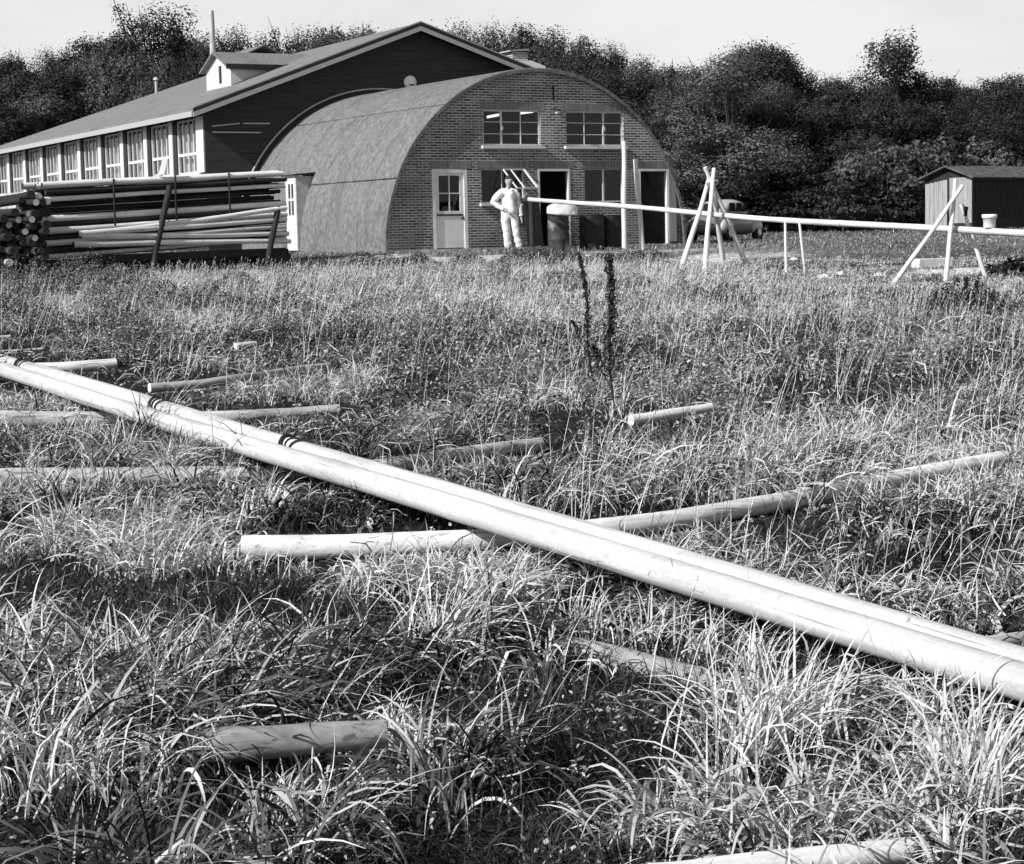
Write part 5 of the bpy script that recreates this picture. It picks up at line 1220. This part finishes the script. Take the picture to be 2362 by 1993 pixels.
# ------------------------------------------------------------------ dock plants with dark seed heads
DM = leaf_mat('dock_seed', .015, .06, .05)
def dock(px, pyb, pxt, pyt, label, lean_branches=3, seed=1, Y=None, thick=1.0):
    r_ = np.random.default_rng(seed); p = gnd(px, pyb) if Y is None else at(px, pyb, Y); z0 = g(p.x, p.y); top = at(pxt, pyt, p.y)
    t = thing('dock_plant', label, 'plant', (p.x, p.y, z0), 0, 'dark dock stalks in the meadow')
    b = Vector((0, 0, 0)); T = top - Vector((p.x, p.y, z0)); mb = MB(); pts = [b.lerp(T, k / 9) + Vector((.02 * math.sin(k * .9 + seed), 0, 0)) for k in range(10)]
    mb.tube(pts, [.011 - .0007 * k for k in range(10)], 7); br = [pts]
    for k in range(lean_branches):
        i = 3 + k; q = pts[i]; s = -1 if k % 2 == 0 else 1; e = q + Vector((s * .14 * (1 + .3 * k), .02, T.z * .22)); bp_ = [q, q.lerp(e, .5) + Vector((s * .02, 0, 0)), e]; mb.tube(bp_, [.006, .005, .003], 6); br.append([bp_[0].lerp(bp_[2], u) for u in (.3, .5, .7, .85, 1)])
    mb.build('stalk', MT['rubbish'], t)
    C = []
    for qi, P in enumerate(br):
        P = np.array([tuple(v) for v in P]); n = int((900 if qi == 0 else 160) * thick); u = r_.random(n) ** .8
        lo = .42 if qi == 0 else 0.0
        u = lo + (1 - lo) * u; f = u * (len(P) - 1); i = np.minimum(f.astype(int), len(P) - 2); c = P[i] + (P[i + 1] - P[i]) * (f - i)[:, None]
        whorl = np.abs(np.sin(u * (46 if qi == 0 else 14))) * .75 + .25
        c = c + r_.normal(0, 1, (n, 3)) * (.026 * thick * whorl * (1.15 - .7 * u))[:, None] * np.array([1, 1, .5]); C.append(c)
    C = np.concatenate(C); N = len(C); nn = r_.normal(0, 1, (N, 3)); nn /= np.linalg.norm(nn, axis=1, keepdims=True); a = np.cross(nn, r_.normal(0, 1, (N, 3))); a /= np.linalg.norm(a, axis=1, keepdims=True); bb = np.cross(nn, a); s = r_.uniform(.006, .014, N)[:, None]
    V = np.stack([C - a * s, C + bb * s, C + a * s, C - bb * s], 1).reshape(-1, 3)
    so2 = bpy.data.objects.new('seed_head', fast_mesh('seed_head', V, np.arange(N * 4).reshape(-1, 4), np.repeat(r_.random(N), 4), DM)); COL.objects.link(so2); so2.parent = t
    # basal leaves
    n = 26; az = r_.uniform(0, 6.28, n)
    V, q, T2 = blade_arrays(np.zeros((n, 3)), az, r_.uniform(.15, .34, n), r_.uniform(.3, .8, n), r_.uniform(.5, 1.5, n), r_.uniform(.03, .06, n), r_.random(n) * .6, 5)
    lo_ = bpy.data.objects.new('leaves', fast_mesh('leaves', V, q, T2, WM)); COL.objects.link(lo_); lo_.parent = t
dock(1420, 1010, 1402, 590, 'tallest dark dock stalk, thick with seed, in mid-meadow', 1, 1, Y=14.6, thick=1.5)
dock(1373, 850, 1338, 582, 'slimmer dark dock stalk leaning left beside the tallest one', 1, 2, Y=17.6, thick=.9)
dock(2215, 760, 2232, 640, 'dark bushy dock at the foot of the right trestle', 2, 3, Y=26.0, thick=1.1)
dock(2262, 745, 2255, 648, 'dark dock just right of the bushy one by the right trestle', 2, 4, Y=26.5, thick=1.0)
dock(2165, 755, 2160, 672, 'short dark dock left of the bushy one by the right trestle', 1, 5, Y=25.5, thick=.7)

# ------------------------------------------------------------------ trees
def crown_mesh(name, h, w_, nl, size, seed, m, lobes=9, base=.25, up=0.0, loose=.3):
    r_ = np.random.default_rng(seed); C, Nn = [], []
    L = []
    for k in range(lobes):
        a = r_.uniform(0, 6.28); rr = w_ * .5 * r_.uniform(.15, .72); zz = h * (base + (1 - base) * r_.uniform(.12, .86)); taper = 1 - .55 * max(0, (zz / h - .55) / .45)
        L.append((rr * taper * math.cos(a), rr * taper * math.sin(a), zz, w_ * r_.uniform(.16, .30) * (.6 + .4 * taper), h * r_.uniform(.08, .15)))
    L.append((0, 0, h * .88, w_ * .2, h * .12))
    for k in range(int(lobes * 1.1)):      # single sprays that break the outline
        a = r_.uniform(0, 6.28); q = L[r_.integers(0, lobes)]; e = r_.uniform(.3, 1.2)
        L.append((q[0] + math.cos(a) * q[3] * .75, q[1] + math.sin(a) * q[3] * .75, q[2] + q[4] * e, w_ * r_.uniform(.04, .085), h * r_.uniform(.03, .075)))
    wts = np.array([l[3] ** 2 * l[4] for l in L]) ** .66; wts /= wts.sum()
    idx = r_.choice(len(L), nl, p=wts); L = np.array(L)
    d = r_.normal(0, 1, (nl, 3)); d /= np.linalg.norm(d, axis=1, keepdims=True)
    rad = np.where(r_.random(nl) < loose * .25, r_.uniform(.9, 1.18, nl), r_.uniform(.35, 1.0, nl) ** .5)
    # break each lobe into twig clumps
    tw = np.floor(d * 3.2) ; hsh = np.abs(np.sin(tw[:, 0] * 12.9 + tw[:, 1] * 78.2 + tw[:, 2] * 37.7 + idx * 3.3) * 43758.5) % 1
    rad = rad * (.72 + .5 * hsh)
    C = L[idx, :3] + d * rad[:, None] * np.stack([L[idx, 3], L[idx, 3], L[idx, 4]], -1); C[:, 2] += up * rad
    n_ = d + r_.normal(0, .34, (nl, 3)); n_ /= np.linalg.norm(n_, axis=1, keepdims=True); a = np.cross(n_, r_.normal(0, 1, (nl, 3))); a /= np.linalg.norm(a, axis=1, keepdims=True); b = np.cross(n_, a)
    s = r_.uniform(.6, 1.3, nl)[:, None] * size; V = np.stack([C - a * s, C + b * s * .6, C + a * s, C - b * s * .6], 1).reshape(-1, 3)
    tone = np.clip(.35 + .55 * (hsh - .35) + r_.normal(0, .07, nl), 0, 1)
    return fast_mesh(name, V, np.arange(nl * 4).reshape(-1, 4), np.repeat(tone, 4), m), L
def trunk_mesh(name, h, L, seed, m, r0=.16, lean=0):
    r_ = random.Random(seed); mb = MB(); top = Vector((lean, 0, h * .84))
    pts = [Vector((0, 0, -.4)).lerp(top, k / 8) + Vector((.12 * math.sin(k * .8 + seed), .1 * math.cos(k * 1.1 + seed), 0)) * (k / 8) for k in range(9)]
    mb.tube(pts, [r0 * (1 - .82 * k / 8) for k in range(9)], 8)
    for l in L[:7] if r0 < .1 and h > 4 else L:
        k = min(7, max(2, int(l[2] / h * 8 * (.9 if r0 < .1 and h > 4 else .7)))); q = pts[k]; e = Vector(l[:3]); mid = q.lerp(e, .5) + Vector((0, 0, .15))
        mb.tube([q, mid, e, e + (e - mid) * .5], [r0 * .34, r0 * .22, r0 * .12, r0 * .04], 6)
    o = mb.build(name, m); me = o.data; bpy.data.objects.remove(o); return me
LM = {'dark': leaf_mat('wood_leaf', .008, .058, .12, vary=.45), 'mid': leaf_mat('wood_leaf_mid', .015, .11, .15, vary=.5), 'pale': leaf_mat('willow_leaf', .02, .22, .2, vary=.2), 'shrub': leaf_mat('shrub_leaf', .015, .17, .2)}
KIND = {}
for nm, h, w_, nl, size, seed, lm, lob, base, loose in (('a', 9, 5.0, 36000, .054, 1, 'dark', 13, .12, .25), ('b', 9, 4.4, 32000, .054, 2, 'dark', 11, .15, .3), ('c', 9, 5.6, 36000, .057, 3, 'mid', 14, .12, .3), ('d', 9, 4.8, 30000, .056, 4, 'mid', 12, .2, .4),
                                                       ('e', 9, 5.0, 34000, .052, 5, 'pale', 15, .05, .35), ('f', 9, 3.4, 3400, .065, 6, 'mid', 7, .84, .4), ('s', 3, 3.4, 6500, .075, 7, 'shrub', 12, .02, .45), ('t', 3, 3.8, 5200, .085, 8, 'dark', 12, .02, .35), ('p', 9, 4.6, 15000, .055, 9, 'dark', 12, .3, .6)):
    cm, L = crown_mesh('crown', h, w_, nl, size, seed, LM[lm], lob, base, 0, loose)
    KIND[nm] = (cm, trunk_mesh('trunk', h, L, seed, MT['bark'] if nm == 'f' else MT['bark'], .07 if nm == 'f' else .17 if h > 4 else .05), h, w_)
def tree(kind, px, ptop, Y, wide, label, group, seed, name='tree', cat='tree', flatbase=None):
    cm, tm, h0, w0 = KIND[kind]; top = at(px, ptop, Y); gzz = g(top.x, top.y); h = max(1.0, top.z - gzz)
    t = thing(name, label, cat, (top.x, top.y, gzz), random.Random(seed).random() * 6.28, group)
    for nm_, me in (('trunk' if cat == 'tree' else 'stem', tm), ('crown' if cat == 'tree' else 'leaves', cm)):
        o = bpy.data.objects.new(nm_, me); COL.objects.link(o); o.parent = t; o.scale = (wide / w0, wide / w0, h / h0 * 1.02)
    return t
tr = random.Random(3)
GB = 'trees of the wood behind the buildings'
LB1 = 'dark leafy tree in the wood on the rise behind the long hall'
for k, (px, pt) in enumerate([(-60, 140), (20, 132), (110, 120), (190, 92), (265, 84), (352, 38), (425, 86), (490, 82), (545, 70), (612, 82), (700, 88), (765, 74), (840, 70), (915, 78), (985, 66), (1060, 58), (1135, 58), (1205, 60), (1275, 72), (1345, 88), (1410, 106), (1480, 132), (1545, 158)]):
    kd = 'p' if px in (352, 700) else tr.choice('abcd'); far = 96 + tr.uniform(-5, 7); wf_ = 1.35 if px == 352 else 1
    lab = {352: 'tallest thin-crowned tree rising from the wood left of the flue', 700: 'sparse tree with sky showing through above the dormer'}.get(px, LB1)
    tree(kd, px, pt, far, tr.uniform(4.2, 5.6) * wf_, lab, GB, k)
for k, (px, pt) in enumerate([(-20, 180), (60, 165), (140, 150), (225, 128), (310, 118), (395, 126), (470, 124), (560, 118), (650, 128), (740, 112), (1000, 104), (1090, 100), (1180, 104), (1260, 112), (1330, 130), (1400, 150), (1470, 172), (1540, 195), (0, 240), (120, 215), (240, 185), (350, 172)]):
    tree(tr.choice('abcd'), px, pt, 88 + tr.uniform(-3, 3), tr.uniform(4.4, 5.6), LB1, GB, 40 + k)
LB2 = 'dark leafy tree in the wood to the right of the hut'
GR = 'trees of the wood right of the hut'
for k, (px, pt) in enumerate([(1600, 158), (1652, 138), (1700, 112), (1750, 104), (1805, 124), (1868, 170), (1925, 184), (1985, 168), (2045, 182), (2110, 164), (2172, 182), (2230, 200), (2290, 182), (2340, 172), (2410, 190)]):
    tree(tr.choice('abcd'), px, pt, 84 + tr.uniform(-3, 4), tr.uniform(3.8, 5.0), LB2, GR, 80 + k)
for k, (px, pt) in enumerate([(1560, 230), (1640, 205), (1780, 185), (1850, 225), (1930, 240), (2010, 235), (2090, 232), (2170, 240), (2250, 250), (2330, 240), (2400, 250), (1890, 300), (1990, 300), (2100, 300), (2200, 305), (2310, 310)]):
    tree(tr.choice('ab'), px, pt, 78 + tr.uniform(-2, 2), tr.uniform(4.2, 5.2), LB2, GR, 110 + k)
tree('e', 1690, 122, 74, 5.6, 'paler grey-leaved willow hanging over the car right of the hut', GR, 140)
tree('e', 1600, 215, 76, 4.6, 'second pale willow close behind the right flank of the hut', GR, 141)
tree('f', 2062, 104, 80, 4.2, 'thin lone tree standing clear above the wood at the right', GR, 142)
tree('e', 1790, 190, 76, 3.6, 'narrow pale willow at the right side of the big willow', GR, 147)
GSh = 'bushes along the edge of the wood'
for k, (px, pt, Y, wd_, kd, lb) in enumerate([(1990, 352, 73, 3.6, 's', 'glossy-leaved bush left of the shed'), (2060, 335, 74, 4.0, 's', 'taller glossy-leaved bush just left of the shed'), (2160, 318, 76, 4.4, 's', 'glossy-leaved bush rising behind the shed roof'), (2270, 322, 77, 4.4, 's', 'glossy-leaved bush behind the middle of the shed'), (2350, 325, 77, 4.0, 's', 'glossy-leaved bush behind the shed at the right edge'),
        (1760, 400, 75, 3.6, 't', 'dark bush behind the car'), (1830, 410, 74, 3.6, 't', 'dark bush at the wood edge above the thin posts'), (1900, 400, 74, 3.6, 't', 'dark bush at the wood edge left of the glossy bushes'), (1945, 420, 72, 3.0, 't', 'low dark bush in front of the glossy bushes'), (2100, 420, 73, 2.6, 't', 'low dark bush against the end of the shed'), (1690, 440, 74, 3.2, 't', 'dark bush behind the roof of the car'), (1630, 420, 75, 3.2, 't', 'dark bush at the right foot of the hut')]):
    tree(kd, px, pt, Y, wd_, lb, GSh, 160 + k, 'bush', 'bush')
